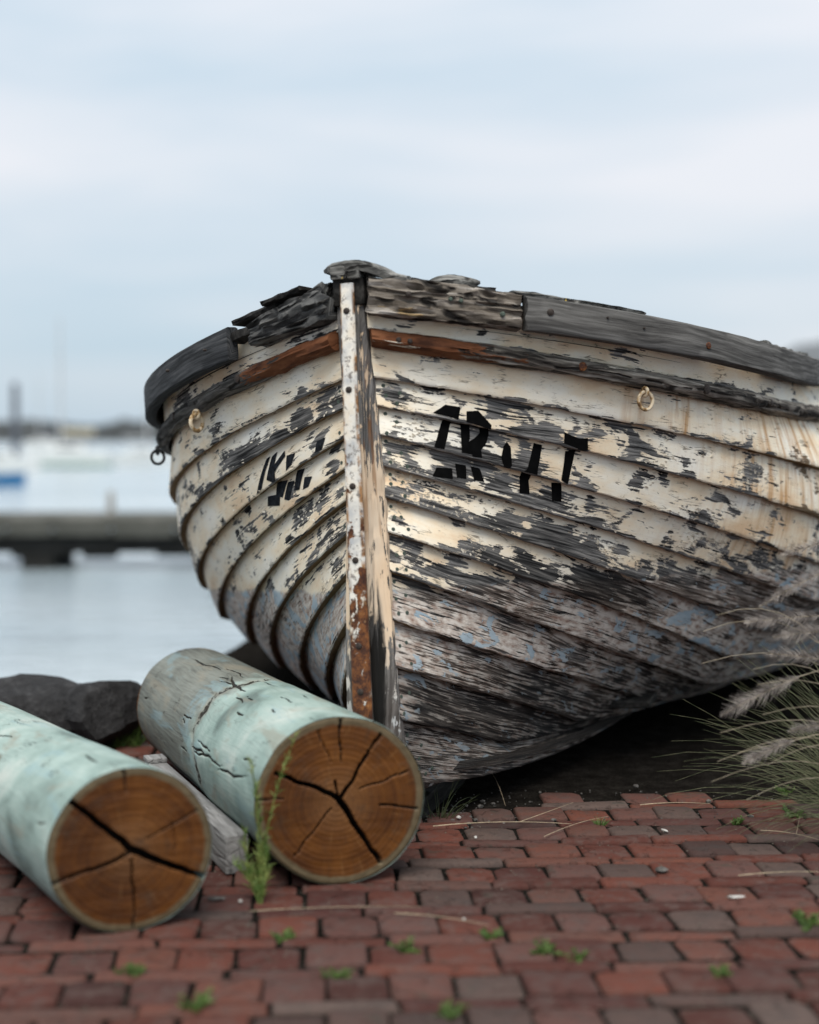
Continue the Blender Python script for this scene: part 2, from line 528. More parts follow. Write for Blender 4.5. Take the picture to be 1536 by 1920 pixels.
def mat_log_end(name, seed):
    N = NT(name, .6)
    co = N.coord('Object')
    x, y, z = N.sepxyz(N.vadd(co, N.noisec(N.mapping(co, (9, 0, 9), (seed, 0, 0)), 1, 3), .012))[:3]
    rr = N.math('SQRT', N.add(N.mul(x, x), N.mul(z, z)))
    rings = N.math('SINE', N.mul(rr, 620.0))
    rings2 = N.noise(N.comb(N.mul(rr, 90.0), 0, 0), 1, 5, .6)
    rel = N.attr('rel')                                    # radius / log radius
    fine = N.noise(N.mapping(co, (55, 55, 55)), 1, 6, .65)
    big = N.noise(N.mapping(co, (7, 7, 7), (seed, 3, 0)), 1, 4, .6)
    heart = N.ramp(N.add(N.mul(big, .6), N.mul(rings2, .4)), [(.34, (.026, .0075, .001)), (.46, (.072, .022, .0022)), (.58, (.122, .041, .0045)), (.74, (.185, .072, .014))])
    heart = N.mix(N.step(rel, .55, .05, 0, .45), heart, (.20, .10, .042))
    heart = N.mix(N.mul(N.step(rings, .1, .9), .10), heart, (.05, .018, .005))
    ang = N.math('ARCTAN2', z, x)
    ray = N.noise(N.comb(N.mul(ang, 11.0), N.mul(rr, 9.0), 0), 1, 6, .68)
    heart = N.mix(N.step(ray, .52, .70, 0, .55), heart, (.045, .018, .006))
    heart = N.mix(N.step(ray, .45, .30, 0, .25), heart, (.30, .17, .07))
    grime = N.noise(N.mapping(co, (14, 14, 14), (seed, 1, 4)), 1, 6, .68)
    heart = N.mix(N.step(grime, .54, .70, 0, .5), heart, (.055, .035, .022))
    heart = N.mix(N.step(fine, .5, .75, 0, .4), heart, (.07, .03, .012))
    sap = N.mix(fine, (.05, .036, .018), (.17, .13, .075))
    col = N.mix(N.step(N.add(rel, N.math('MULTIPLY_ADD', fine, .04, -.02)), .885, .925), heart, sap)
    depth = N.attr('crack')
    col = N.mix(N.step(depth, .12, .45), col, (.012, .006, .003))
    return N.done(col, .62, N.bump(N.add(N.mul(rings, .12), fine), .0016, .8), spec=.3)

M_HULL = mat_hull()
GREY = [(.3, (.016, .016, .015)), (.44, (.075, .074, .070)), (.56, (.18, .177, .168)), (.72, (.33, .32, .30))]
M_BEAM = mat_wood('rotten_gunwale_wood', [(.3, (.014, .011, .009)), (.42, (.08, .066, .053)), (.54, (.19, .165, .14)), (.7, (.46, .43, .40))], 7, 60, cracks=.95, bump=.005,
                  paint=(.36, .26, .14), paint_lo=.60, spots=(.50, .30, .06), spot_lo=.74)
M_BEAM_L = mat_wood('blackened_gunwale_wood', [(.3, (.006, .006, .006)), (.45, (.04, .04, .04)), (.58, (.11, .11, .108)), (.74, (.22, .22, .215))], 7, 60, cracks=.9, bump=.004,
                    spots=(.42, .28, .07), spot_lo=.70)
M_CAP = mat_wood('weathered_charcoal_board', [(.3, (.032, .031, .030)), (.46, (.085, .082, .079)), (.6, (.15, .146, .141)), (.78, (.24, .235, .225))], 5, 120, bump=.0012)
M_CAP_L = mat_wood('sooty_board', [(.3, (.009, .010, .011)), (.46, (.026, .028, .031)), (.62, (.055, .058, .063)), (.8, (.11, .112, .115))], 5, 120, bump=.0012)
M_RAIL = mat_wood('split_rub_rail_wood', brown=(7.7, .24), stops=[(.34, (.012, .010, .009)), (.43, (.085, .076, .067)), (.53, (.22, .20, .175)), (.66, (.44, .41, .37))], along=6, across=80, cracks=.9, bump=.003,
                  paint=(.68, .62, .52), paint_lo=.63)
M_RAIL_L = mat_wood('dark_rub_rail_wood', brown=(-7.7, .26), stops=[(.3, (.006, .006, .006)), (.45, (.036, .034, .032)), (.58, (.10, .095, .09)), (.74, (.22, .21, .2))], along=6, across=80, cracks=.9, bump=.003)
M_RAILPAINT = mat_wood('rusty_brown_rail_paint', [(.3, (.05, .018, .009)), (.5, (.135, .05, .021)), (.72, (.21, .085, .04))], 10, 30, bump=.0008, paint=(.30, .29, .28), paint_lo=.68)
def mat_stem():
    N = NT('weathered_stem_wood', .85)
    uv = N.uv()
    warp = N.vadd(uv, N.noisec(N.mapping(uv, (4, 14, 1)), 1, 2), .012)
    g = N.noise(N.mapping(warp, (7, 170, 1)), 1, 6, .65)
    b = N.noise(N.mapping(uv, (3, 20, 1)), 1, 4, .6)
    u = N.sepxyz(uv)[0]
    wood = N.ramp(N.add(N.mul(g, .65), N.mul(b, .35)), [(.36, (.014, .013, .012)), (.45, (.09, .086, .083)), (.55, (.20, .193, .187)), (.68, (.36, .345, .33))])
    low = N.step(u, .75, 1.0)
    fw_ = N.math('MODULO', N.sepxyz(uv)[1], .5)
    gap_shade = N.mul(N.step(N.add(u, N.math('MULTIPLY_ADD', g, .7, -.35)), .68, .78), N.step(N.add(fw_, N.math('MULTIPLY_ADD', g, .02, -.01)), .064, .056))  # hollow between strap and stem: its black shade painted on the wood
    wood = N.mix(N.mul(low, .4), wood, N.mix(g, (.02, .016, .014), (.24, .19, .16)))
    wood = N.mix(gap_shade, wood, N.mix(g, (.003, .003, .003), (.022, .02, .018)))
    keep = N.mul(N.step(u, .34, .46), N.step(u, .86, .70))
    pn = N.add(N.mul(N.noise(N.mapping(uv, (16, 60, 1)), 1, 8, .62), .6), N.mul(g, .4))
    pm = N.mul(N.step(N.sub(pn, N.math('MULTIPLY_ADD', keep, -.13, .545)), -.008, .01), N.sub(1, gap_shade))
    cream = N.mix(N.noise(N.mapping(uv, (6, 20, 1)), 1, 4), (.70, .46, .26), (.82, .74, .62))
    cream = N.mix(low, cream, (.55, .56, .56))
    ru = N.mul(N.step(N.noise(N.mapping(uv, (5, 60, 1)), 1, 3), .52, .66), N.mul(N.step(u, .12, .3), N.step(u, .7, .5)))
    col = N.mix(pm, wood, cream)
    col = N.mix(N.mul(ru, .6), col, (.26, .105, .025))
    h = N.add(g, N.mul(pm, .5))
    return N.done(col, None, N.bump(h, .0022, 1.0), spec=.2)
M_STEM = mat_stem()
M_DARKWOOD = mat_wood('tarry_timber', [(.3, (.004, .004, .004)), (.5, (.018, .017, .016)), (.75, (.06, .057, .053))], 8, 70, coord='OBJ', bump=.002)
M_LICHEN = mat_wood('lichened_grey_timber', GREY, 9, 70, coord='OBJ', bump=.003, axis=1, cracks=.8, spots=(.50, .36, .10), spot_lo=.68)
M_GREYW = mat_wood('silvery_grey_timber', [(.25, (.10, .10, .10)), (.5, (.22, .22, .222)), (.75, (.34, .34, .345))], 6, 90, coord='OBJ', axis=1, bump=.001, cracks=.15)
M_BAND = mat_rust('rusting_painted_iron', (1, 1, 1), .18, 1.15)
M_RUST = mat_rust('rusted_iron')
M_BOLT = mat_plain('dark_bolt_iron', (.035, .026, .022), .6, .5, 120)
M_RIVET = mat_plain('verdigris_copper', (.075, .10, .082), .7, .5, 90)
M_RINGPALE = mat_rust('cream_painted_ring_iron', None)
N_ = NT('cream_painted_ring', .7)
_c = N_.coord('Object'); _n = N_.noise(_c, 60, 5, .6)
M_RINGPALE = N_.done(N_.ramp(_n, [(.36, (.10, .045, .015)), (.46, (.42, .27, .12)), (.55, (.66, .55, .40))]), .7, N_.bump(_n, .001))
M_BLACKRING = mat_plain('black_iron', (.018, .018, .019), .5, .4, 80)
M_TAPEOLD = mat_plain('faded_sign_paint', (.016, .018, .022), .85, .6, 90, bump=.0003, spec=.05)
M_TAPE = mat_plain('black_sign_paint', (.003, .003, .0032), .8, .3, 60, bump=.0003, spec=.05)
M_BRICK = mat_brick()
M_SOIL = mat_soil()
M_STRAW = mat_plain('dry_straw', (.25, .20, .14), .8, .3, 60, bump=0)
M_WHITE = mat_plain('shell_white', (.45, .44, .42), .7, .2, 60)
M_PEBBLE = mat_plain('grey_pebble', (.085, .08, .075), .85, .6, 50, .003)
def mat_leaf(name, c0, c1, rough=.55):
    N = NT(name, rough)
    r = N.noise(N.coord('Object'), 40, 3)
    m = N.done(N.mix(N.step(r, .35, .65), c0, c1), spec=.3)
    N.b.inputs['Transmission Weight'].default_value = 0
    return m
M_WEED = mat_leaf('weed_green', (.035, .075, .013), (.085, .135, .03))
M_FEATHER = mat_leaf('feathery_weed_green', (.07, .125, .025), (.17, .205, .055))
M_GRASSBLADE = mat_leaf('fountain_grass_blade', (.04, .056, .02), (.15, .15, .085))
M_STALK = mat_leaf('fountain_grass_stalk', (.22, .19, .13), (.34, .29, .22))
M_PLUME = mat_leaf('fountain_grass_plume', (.15, .13, .12), (.34, .305, .28), .8)

# ---------------------------------------------------------------- the setting: water, far shore, quay
def bpx(x, y, z=0.0):
    """photo pixel -> point on the level z (used once to survey where things stand)"""
    c, s = math.cos(math.atan(140 / 2700)), math.sin(math.atan(140 / 2700))
    a = (x - 768) / 2700; b = (960 - y) / 2700
    d = Vector((a, c + b * s, -s + b * c))
    return Vector((0, 0, CAM_H)) + d * ((z - CAM_H) / d.z)

WATER_Z = -1.0
def mat_water():
    N = NT('grey_harbour_water', .14)
    co = N.coord('Object')
    w1 = N.noise(N.mapping(co, (1.1, 2.6, 1)), 1, 5, .6, .3)
    w2 = N.noise(N.mapping(co, (.07, .16, 1)), 1, 3, .5)
    col = N.mix(N.step(w2, .35, .65), (.31, .375, .415), (.42, .48, .515))
    return N.done(col, .16, N.bump(N.add(w1, N.mul(w2, 2)), .16, .5), spec=.5)
wv = [(-900, 4, 0), (900, 4, 0), (2600, 2600, 0), (-2600, 2600, 0)]
water = tag(link('water', mesh('water', wv, [(0, 1, 2, 3)], False), mat_water(), loc=(0, 0, WATER_Z)), kind='structure')

# far shore: low wooded spit, and a headland to the right
def ridge(name, y0, x0, x1, hmax, step, depth, mat, seed, shape, z0=-1.0):
    vs, fs = [], []
    n = int((x1 - x0) / step)
    for i in range(n + 1):
        x = x0 + (x1 - x0) * i / n
        h = hmax * shape((x - x0) / (x1 - x0)) * (.75 + .35 * nz((x / (hmax * 2.2), seed, 0)) + .16 * nz((x / (hmax * .5), seed, 3)))
        h = max(h, .1)
        vs += [(x, y0, z0 - .5), (x, y0 + depth * .25, z0 + h * .72), (x, y0 + depth * .5, z0 + h), (x, y0 + depth, z0 - .5)]
    for i in range(n):
        for j in range(3):
            a = i * 4 + j
            fs.append((a, a + 4, a + 5, a + 1))
    return link(name, mesh(name, vs, fs, True), mat)
M_SHORE = mat_plain('far_wooded_shore', (.045, .05, .052), .9, .5, .12, bump=0)
M_HEAD = mat_plain('far_headland', (.13, .14, .15), .9, .3, .05, bump=0)
tag(ridge('hills', 620, -420, 420, 12.0, 3.0, 60, M_SHORE, 2.0, lambda f: 1.0), kind='structure')
tag(ridge('hills', 420, 101, 330, 50, 2.0, 160, M_HEAD, 5.0, lambda f: min(1, f * 7) ** .6), kind='structure')

# the quay: soil bed under the bricks, reaching to the sea wall
edge = [(-9, 4.62), (-1.6, 4.6), (-.98, 4.66), (-.75, 6.2), (-.45, 9.8), (12, 10.4), (12, -4), (-9, -4)]
vs = [(x, y, -.008) for x, y in edge] + [(x, y, -1.6) for x, y in edge]
n = len(edge)
fs = [tuple(range(n - 1, -1, -1))] + [(i, (i + 1) % n, n + (i + 1) % n, n + i) for i in range(n)]
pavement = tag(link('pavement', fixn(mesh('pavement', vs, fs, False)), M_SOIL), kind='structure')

# bricks: a course of broad pieces, then a course of narrow long ones, and so on
BR = random.Random(11)
def brick_me(sx, sy, seed):
    r = random.Random(seed)
    hx, hy = sx / 2, sy / 2
    c = min(sx, sy) * r.uniform(.08, .17)
    ring = []
    for (ax, ay) in ((-1, -1), (1, -1), (1, 1), (-1, 1)):
        jx, jy = r.uniform(-.004, .004), r.uniform(-.0035, .0035)
        k = c * r.uniform(.35, 1.2)
        p = (ax * hx + jx, ay * hy + jy)
        a = (p[0] - ax * k, p[1]); b = (p[0], p[1] - ay * k)
        ring += [a, b] if ax * ay < 0 else [b, a]
    # two more points on the long sides so that they are not ruler-straight
    full = []
    for i in range(8):
        full.append(ring[i])
        if i in (1, 5):
            p, q = ring[i], ring[(i + 1) % 8]
            full.append(((p[0] + q[0]) / 2 + r.uniform(-.003, .003), (p[1] + q[1]) / 2 + r.uniform(-.004, .002)))
    m = len(full)
    e = r.uniform(.004, .007)
    vs = []
    tilt = (r.uniform(-.03, .03), r.uniform(-.05, .05))
    for k, (ins, z) in enumerate(((0, -.05), (0, -.007), (e * .35, -.002), (e, 0))):
        for (x, y) in full:
            l = math.hypot(x, y)
            f = max(0, 1 - ins / max(min(abs(hx), abs(hy)), .01))
            vs.append((x - math.copysign(min(ins, abs(x)), x), y - math.copysign(min(ins, abs(y)), y), z + (x * tilt[0] + y * tilt[1] if k else 0)))
    fs = []
    for k in range(3):
        for i in range(m):
            fs.append((k * m + i, k * m + (i + 1) % m, (k + 1) * m + (i + 1) % m, (k + 1) * m + i))
    top = tuple(3 * m + i for i in range(m))
    fs.append(top)
    return fixn(mesh('brick', vs, fs, True, angle=R(50)))
BROAD = [brick_me(.1065, .0985, 100 + i) for i in range(12)]
LONG = [brick_me(.208, .0445, 200 + i) for i in range(12)]
for me in BROAD + LONG:
    me.materials.append(M_BRICK)
ROT = R(3.2)
cr_, sr_ = math.cos(ROT), math.sin(ROT)
placed = []
v = -.6
row = 0
while v < 4.2:
    long = row % 2 == 1
    dep = .0485 if long else .1035
    pitch = .2155 if long else .1125
    u = -7.2 + BR.uniform(0, pitch)
    vv = v + dep / 2
    while u < 6.0:
        w = pitch * BR.uniform(.87, 1.10)
        uu = u + w / 2
        X = uu * cr_ - vv * sr_; Y = 1.2 + uu * sr_ + vv * cr_
        ok = Y < 4.5 + (X + 1) * .0 or (X > -.55 and Y < 5)
        # dirt at the boat's foot; near-black soil beyond stands in for hull shade
        if X > .0 and Y > (3.43 + .04 * nz((X * 9, 2, 1)) if X < .36 + .05 * nz((Y * 9, 3, 3)) else 3.60 + .10 * nz((X * 5, 1, 1)) - .05 * (X > .8)):
            ok = False
        if Y > 4.5 or X < -4.5 or X > 4.5:
            ok = False
        if ok:
            placed.append((X, Y, long, w / pitch, BR.uniform(-.022, .022), BR.uniform(-.006, .003), BR.randrange(12)))
        u += w
    v += dep
    row += 1
# which of them does the photograph show
tanx, = (768 / 2700,)
def seen(p):
    return p[1] > 1.95 and abs(p[0]) < tanx * p[1] + .1
vis = [p for p in placed if seen(p)]
vis.sort(key=lambda p: -(2.0 if p[2] else 2.3) / p[1])
keep = set(id(p) for p in vis[:298])
rest_v, rest_f = [], []
for p in placed:
    X, Y, long, sx, rz, dz, vi = p
    me = (LONG if long else BROAD)[vi]
    if id(p) in keep:
        o = link('brick', me, parent=pavement, loc=(X, Y, dz), rot=(0, 0, ROT + rz))
        o.scale = (sx, 1, 1)
    else:
        b0 = len(rest_v)
        c_, s_ = math.cos(ROT + rz), math.sin(ROT + rz)
        for q in me.vertices:
            x, y = q.co.x * sx, q.co.y
            rest_v.append((X + x * c_ - y * s_, Y + x * s_ + y * c_, q.co.z + dz))
        rest_f += [tuple(b0 + i for i in pl.vertices) for pl in me.polygons]
N = NT('worn_red_brick_far', .85)
_co = N.coord('Object')
_v = N.n('ShaderNodeTexVoronoi'); N.put(_v.inputs['Vector'], N.mapping(_co, (8, 7, 1))); _v.inputs['Scale'].default_value = 1
_s = N.sep(_v.outputs['Color'])
_b = N.ramp(_s[0], [(0, (.055, .026, .023)), (.3, (.12, .046, .035)), (.6, (.105, .056, .05)), (.85, (.085, .066, .062)), (1, (.07, .033, .03))])
_n2 = N.noise(_co, 26, 6, .62)
M_BRICK2 = N.done(N.mix(N.step(_n2, .45, .72, 0, .5), _b, (.10, .08, .075)), None, N.bump(_n2, .003, .8), spec=.1)
tag(link('brick_rest', mesh('brick_rest', rest_v, rest_f, True, angle=R(50)), M_BRICK2, pavement), kind='stuff')

# ---------------------------------------------------------------- rocks along the sea wall
def mat_rock():
    N = NT('black_basalt', .85)
    co = N.coord('Object')
    n = N.noise(co, 6, 6, .65); f = N.noise(co, 40, 5, .65)
    col = N.ramp(N.add(N.mul(n, .5), N.mul(f, .5)), [(.35, (.008, .008, .009)), (.5, (.024, .024, .026)), (.66, (.06, .06, .063))])
    return N.done(col, None, N.bump(N.add(n, f), .02, .7), spec=.3)
M_ROCK = mat_rock()
def rock_me(seed, sx, sy, sz, sharp=1.0):
    bm = bmesh.new()
    bmesh.ops.create_icosphere(bm, subdivisions=4, radius=1)
    r = random.Random(seed)
    pl = []
    for i in range(13):
        d = Vector((r.gauss(0, 1), r.gauss(0, 1), r.gauss(0, .8))).normalized()
        pl.append((d, r.uniform(.62, .92)))
    for v in bm.verts:
        p = v.co.copy()
        for d, k in pl:
            e = p.dot(d) - k
            if e > 0: p -= d * e * .93
        p += p.normalized() * (.07 * mn.noise(p * 2.3 + Vector((seed, 0, 0))) + .03 * mn.noise(p * 7 + Vector((0, seed, 0))))
        v.co = Vector((p.x * sx, p.y * sy, p.z * sz))
    zmin = min(v.co.z for v in bm.verts)
    for v in bm.verts: v.co.z -= zmin * .75
    me = bpy.data.meshes.new('boulder'); bm.to_mesh(me); bm.free()
    me.polygons.foreach_set('use_smooth', [True] * len(me.polygons))
    me.set_sharp_from_angle(angle=R(28))
    return me
rocks = [(bpx(56, 1398), .25, .16, .120, 3, 'black angular boulder at the left picture edge behind the left log'),
         (bpx(186, 1394), .20, .15, .128, 8, 'black rounded boulder just left of the far end of the right log'),
         (bpx(-110, 1395), .17, .14, .10, 5, 'black boulder at the far left behind the left log, mostly out of view')]
for p, sx, sy, sz, sd, lb in rocks:
    tag(link('boulder', rock_me(sd, sx, sy, sz), M_ROCK, loc=(p.x, p.y + .03, -.01), rot=(0, 0, sd)), lb, 'boulder', 'boulders along the sea wall')
for i in range(0):
    pass

# ---------------------------------------------------------------- pier
def pier():
    N = NT('pier_concrete', .85)
    co = N.coord('Object'); n = N.noise(co, 1.3, 6, .65)
    conc = N.done(N.ramp(n, [(.35, (.045, .046, .039)), (.5, (.085, .085, .075)), (.66, (.15, .147, .133))]), None, None, spec=.2)
    pil = mat_plain('tarred_pile', (.012, .012, .011), .8, .5, 3, 0)
    Y = 20.6
    root = tag(empty('pier', (-6.75, Y, WATER_Z)), 'low concrete pier on black timber supports crossing the water at left', 'pier')
    def b(nm, sx, sy, sz, x, y, z, m, seed=0):
        return link(nm, box_me(nm, sx, sy, sz, .02, 1), m, root, (x, y, z))
    b('deck', 15.0, 1.5, .16, 1.0, .75, .60, conc)
    x = -6.5
    r = random.Random(4)
    while x < 8.4:                                    # fascia boards along the near edge
        w = r.uniform(.55, .95)
        b('fascia_board', w - .03, .08, .24, x + w / 2, -.045, .48 + r.uniform(-.012, .012), conc)
        x += w
    b('stringer', 15.0, .16, .24, 1.0, .15, .235, pil)
    b('stringer', 15.0, .16, .12, 1.0, 1.3, .36, pil)
    # heavy bent near the left, lighter posts beyond
    b('pile_cap', .75, 1.3, .12, 1.38, .75, .16, pil)
    b('pile', .46, .46, 1.3, 1.38, .3, -1.1, pil)
    b('pile', .46, .46, 1.3, 1.38, 1.2, -1.1, pil)
    b('hanging_brace', .5, .2, .24, 2.25, .3, .15, pil)
    b('pile_cap', .9, 1.3, .2, 3.55, .75, .18, pil)
    b('pile_cap', .8, 1.3, .22, -1.2, .75, .16, pil)
    b('pile', .2, .2, 1.2, 3.8, .9, -.95, pil)
    b('pile', .3, .3, 1.3, -1.2, .5, -1.1, pil)
    b('pile', .3, .3, 1.3, 6.6, .5, -1.1, pil)
    # a mooring bollard on the deck
    link('mooring_post', lathe_me('mooring_post', [(.06, 0), (.055, .30), (.03, .36)], 12), mat_plain('grey_post', (.30, .29, .27), .7, .2, 8, 0), root, (2.35, .6, .76))
pier()

# ---------------------------------------------------------------- moored boats, mooring post, far masts
M_GEL = mat_plain('white_gelcoat', (.74, .75, .74), .3, .05, 3, 0, .5)
M_BLUEH = mat_plain('bright_blue_hull', (.012, .13, .30), .35, .1, 3, 0, .5)
M_GLASSD = mat_plain('dark_cabin_glass', (.03, .04, .05), .1, .2, 3, 0, .5)
M_MAST = mat_plain('aluminium_spar', (.45, .46, .47), .4, .1, 3, 0, .5)
M_CANVAS = mat_plain('dark_sail_cover', (.05, .06, .09), .8, .2, 3, 0)
M_TAN = mat_plain('tan_sail_cover', (.45, .40, .28), .8, .2, 3, 0)
M_TEAL = mat_plain('pale_green_antifouling', (.30, .42, .38), .5, .1, 3, 0)
def hull_me(nm, Ln, Bm, Hh, z0=0.0, z1=None):
    vs, fs = [], []
    n = 18
    z1 = Hh if z1 is None else z1
    for i in range(n + 1):
        f = i / n
        x = (f - .5) * Ln
        b = Bm / 2 * (1 - max(0, (f - .45) / .55) ** 2.2) * (.82 + .18 * min(1, f * 3))
        sh = 1 + .28 * max(0, f - .4) ** 1.5
        row = []
        for g in (0, .25, .6, 1.0):
            z = z0 + (z1 * sh - z0) * g
            bb = b * (.55 + .45 * (g ** .6)) + .005
            row.append((x + (z * .25 * max(0, f - .7)), bb, z))
        row2 = [(p[0], -p[1], p[2]) for p in reversed(row)]
        vs += row + row2
    for i in range(n):
        for j in range(7):
            a = i * 8 + j
            fs.append((a, a + 8, a + 9, a + 1))
    fs.append(tuple(range(8))); fs.append(tuple(n * 8 + k for k in range(7, -1, -1)))
    return fixn(mesh(nm, vs, fs, True, angle=R(40)))
def sail_boat(loc, rz, Ln, hullm, label, mast=True, cover=None, mh=9.0, cabin=True, stripe=None):
    t = tag(empty('moored_boat', loc, rz), label, 'boat', 'boats moored in the harbour')
    Bm = Ln * .33; Hh = Ln * .19
    link('hull', hull_me('hull', Ln, Bm, Hh, -.2), hullm, t)
    if stripe: link('boot_stripe', hull_me('boot_stripe', Ln * 1.004, Bm * 1.01, Hh, -.25, Hh * .22), stripe, t)
    if cabin:
        c = link('cabin', box_me('cabin', Ln * .36, Bm * .6, Ln * .075, .08, 3), M_GEL, t, (-Ln * .02, 0, Hh * .98))
        for s in (-1, 1):
            link('window', box_me('window', Ln * .25, .03, Ln * .032, .01, 1), M_GLASSD, c, (0, s * (Bm * .3 + .006), Ln * .022))
    if mast:
        link('mast', lathe_me('mast', [(.09, 0), (.09, mh * .7), (.05, mh)], 10), M_MAST, t, (Ln * .08, 0, Hh))
        link('boom', box_me('boom', Ln * .38, .10, .10, .03, 1), M_MAST, t, (-Ln * .13, 0, Hh + .95))
        if cover: link('sail_cover', box_me('sail_cover', Ln * .36, .24, .3, .1, 2), cover, t, (-Ln * .13, 0, Hh + 1.05))
    return t
def wpx(x, y): return bpx(x, y, WATER_Z)
p = wpx(128, 876); sail_boat(p, R(176), 5.6, M_GEL, 'long white moored yacht in the middle of the far boats', True, M_TAN, 8.5, True, M_TEAL)
p = wpx(268, 872); sail_boat(p, R(12), 4.4, M_GEL, 'white moored boat right beside the old hull, farthest right of the far boats', True, None, 4.2, True)
p = wpx(2, 884); sail_boat(p, R(8), 4.2, M_GEL, 'cream white moored boat cut by the left picture edge', False, None, 7, True)
p = wpx(-14, 912); sail_boat(p, R(4), 2.5, M_BLUEH, 'bright blue hulled dinghy at the left picture edge', False, None, 7, False)
p = wpx(80, 848); sail_boat(p, R(150), 6.5, M_GEL, 'distant pale yacht between the left boats and the far shore', True, M_CANVAS, 9, True)
# thick dark navigation post standing in the water
p = wpx(30, 858)
t = tag(empty('channel_post', p), 'thick dark channel post rising above the moored boats at far left', 'post')
dp = mat_plain('dark_post_timber', (.10, .11, .13), .8, .3, 2, 0)
link('post', lathe_me('post', [(.36, -1), (.34, 5.6), (.30, 6.9), (.0, 7.1)], 12), dp, t)
link('collar', lathe_me('collar', [(.42, 0), (.42, .4)], 12), dp, t, (0, 0, 2.2))

# ---------------------------------------------------------------- the old clinker boat
S_ = 1.24
KB = 1.04 * S_
HP = {'rk': [0.28871, -0.40604, 0.21251], 'hw': 0.02446, 'hw1': 0.03253,
 'zk': [-0.10003, -0.12183, -0.15378, -0.20832, -0.25919, -0.31228, -0.36852, -0.42661, -0.48904, -0.55962, -0.64782, -0.73147, -0.82768],
 'B': [-0.17262, -0.1327, -0.03943, 0.03815, 0.11235, 0.15306, 0.15075, 0.09804, 0.00124, -0.14934, -0.29631, -0.42404, -0.54086],
 'L': [-1.13426, -0.91587, -0.78855, -0.58172, -0.41858, -0.22984, -0.05493, -0.01624, -0.01105, 0.09362, 0.24819, 0.39487, 0.54314],
 'm': [-0.37435, -0.39397, -0.39463, -0.4134, -0.47303, -0.51407, -0.49077, -0.49435, -0.49322, -0.47906, -0.40981, -0.36305, -0.30621],
 'c': [0.36566, 0.35912, 0.32585, 0.28461, 0.27376, 0.26571, 0.1964, 0.1683, 0.16337, 0.17533, 0.12646, 0.06115, 0.01374],
 'n': [-0.10388, -0.07386, -0.08592, -0.08683, -0.11831, -0.12149, -0.09067, -0.17249, -0.22657, -0.19011, -0.13626, -0.09069, -0.02348]}
TL = [1.0, 1.0, .95, .92, .95, .98, 1.0, .95, .95, 1.0, .9, .62, .36]
BM = [.84, .89, .94, .97, .99, .99, .97, .91, .82, .69, .58, .49, .42]
ZM = [-.17, -.25, -.32, -.45, -.58, -.70, -.81, -.885, -.94, -.972, -.985, -.992, -1.0]
UMID = 2.05
def stem_u(z):
    q = -z
    return HP['rk'][0] * q + HP['rk'][1] * q ** 2 + HP['rk'][2] * q ** 6
def raw(k, t):
    z0 = HP['zk'][k]
    x = t / math.exp(HP['L'][k])
    b = HP['hw'] - HP['hw1'] * z0 + math.exp(HP['B'][k]) * (1 - np.exp(-x - HP['n'][k] * x * x))
    z = z0 + HP['m'][k] * t + HP['c'][k] * t * t / (1 + .5 * t)
    return b, z
def hull_curve(k, t):
    """strake edge k (0 = sheer .. 12, 13 = keel rabbet, -1 = top of the sheer strake) at distance t aft of the stem"""
    t = np.asarray(t, float)
    if k == -1:
        p = hull_curve(0, t); p[:, 2] += .045 * S_; p[:, 1] += .004
        return p
    if k >= 13:                                # 13 = lower edge of the garboard, 14 = keel rabbet
        u = .131 + t
        b = .057 + (.30 * (1 - np.exp(-t / .62)) if k == 13 else .02 * (1 - np.exp(-t / .5)))
        z = -.967 - (.040 if k == 13 else .046) * (1 - np.exp(-t / .25))
        return np.stack([u, b, z], -1) * S_
    u0 = stem_u(HP['zk'][k])
    tm = UMID - u0
    tl = TL[k]
    b, z = raw(k, np.minimum(t, tl))
    e = 1e-3
    b1, z1 = raw(k, tl + e); b0, z0 = raw(k, tl - e)
    sb, sz = (b1 - b0) / (2 * e), (z1 - z0) / (2 * e)
    bl, zl = raw(k, tl)
    h = tm - tl
    f = np.clip((t - tl) / h, 0, 1)
    h00 = 2 * f ** 3 - 3 * f ** 2 + 1; h10 = f ** 3 - 2 * f ** 2 + f; h01 = -2 * f ** 3 + 3 * f ** 2
    b = np.where(t > tl, h00 * bl + h10 * h * sb + h01 * BM[k], b)
    z = np.where(t > tl, h00 * zl + h10 * h * max(sz, -.12) + h01 * ZM[k], z)
    return np.stack([u0 + t, b, z], -1) * S_
def tmax(k):
    if k == -1: k = 0
    return UMID - (.131 if k >= 13 else stem_u(HP['zk'][k]))
def unit(a):
    return a / np.maximum(np.linalg.norm(a, axis=-1, keepdims=True), 1e-9)
def strake_frame(ka, kb, f):
    """top and bottom edge and outward normal along the fractions f of the half length"""
    A = hull_curve(ka, f * tmax(ka)); B_ = hull_curve(kb, f * tmax(kb))
    mid = (A + B_) / 2
    T = np.gradient(mid, axis=0)
    n = unit(np.cross(B_ - A, T))
    if n[len(n) // 3, 1] < 0: n = -n
    return A, B_, n
def to_local(P, side):
    Q = np.array(P, float).reshape(-1, 3).copy()
    Q[:, 1] *= -side
    Q[:, 2] += KB
    return Q

boat_axes = Matrix(((0.283458, -0.957459, -0.054083), (0.958812, 0.281886, 0.034917), (-0.018186, -0.061752, 0.997926)))
boat_top = Vector((-0.14549, 3.21034, 1.29156))
boat = bpy.data.objects.new('rowing_boat', None)
COL.objects.link(boat)
boat.empty_display_size = .2
boat.matrix_world = Matrix.Translation(boat_top - boat_axes.col[2] * KB) @ boat_axes.to_4x4()
tag(boat, 'old clinker built wooden boat with flaking cream paint, bow towards the viewer', 'boat')

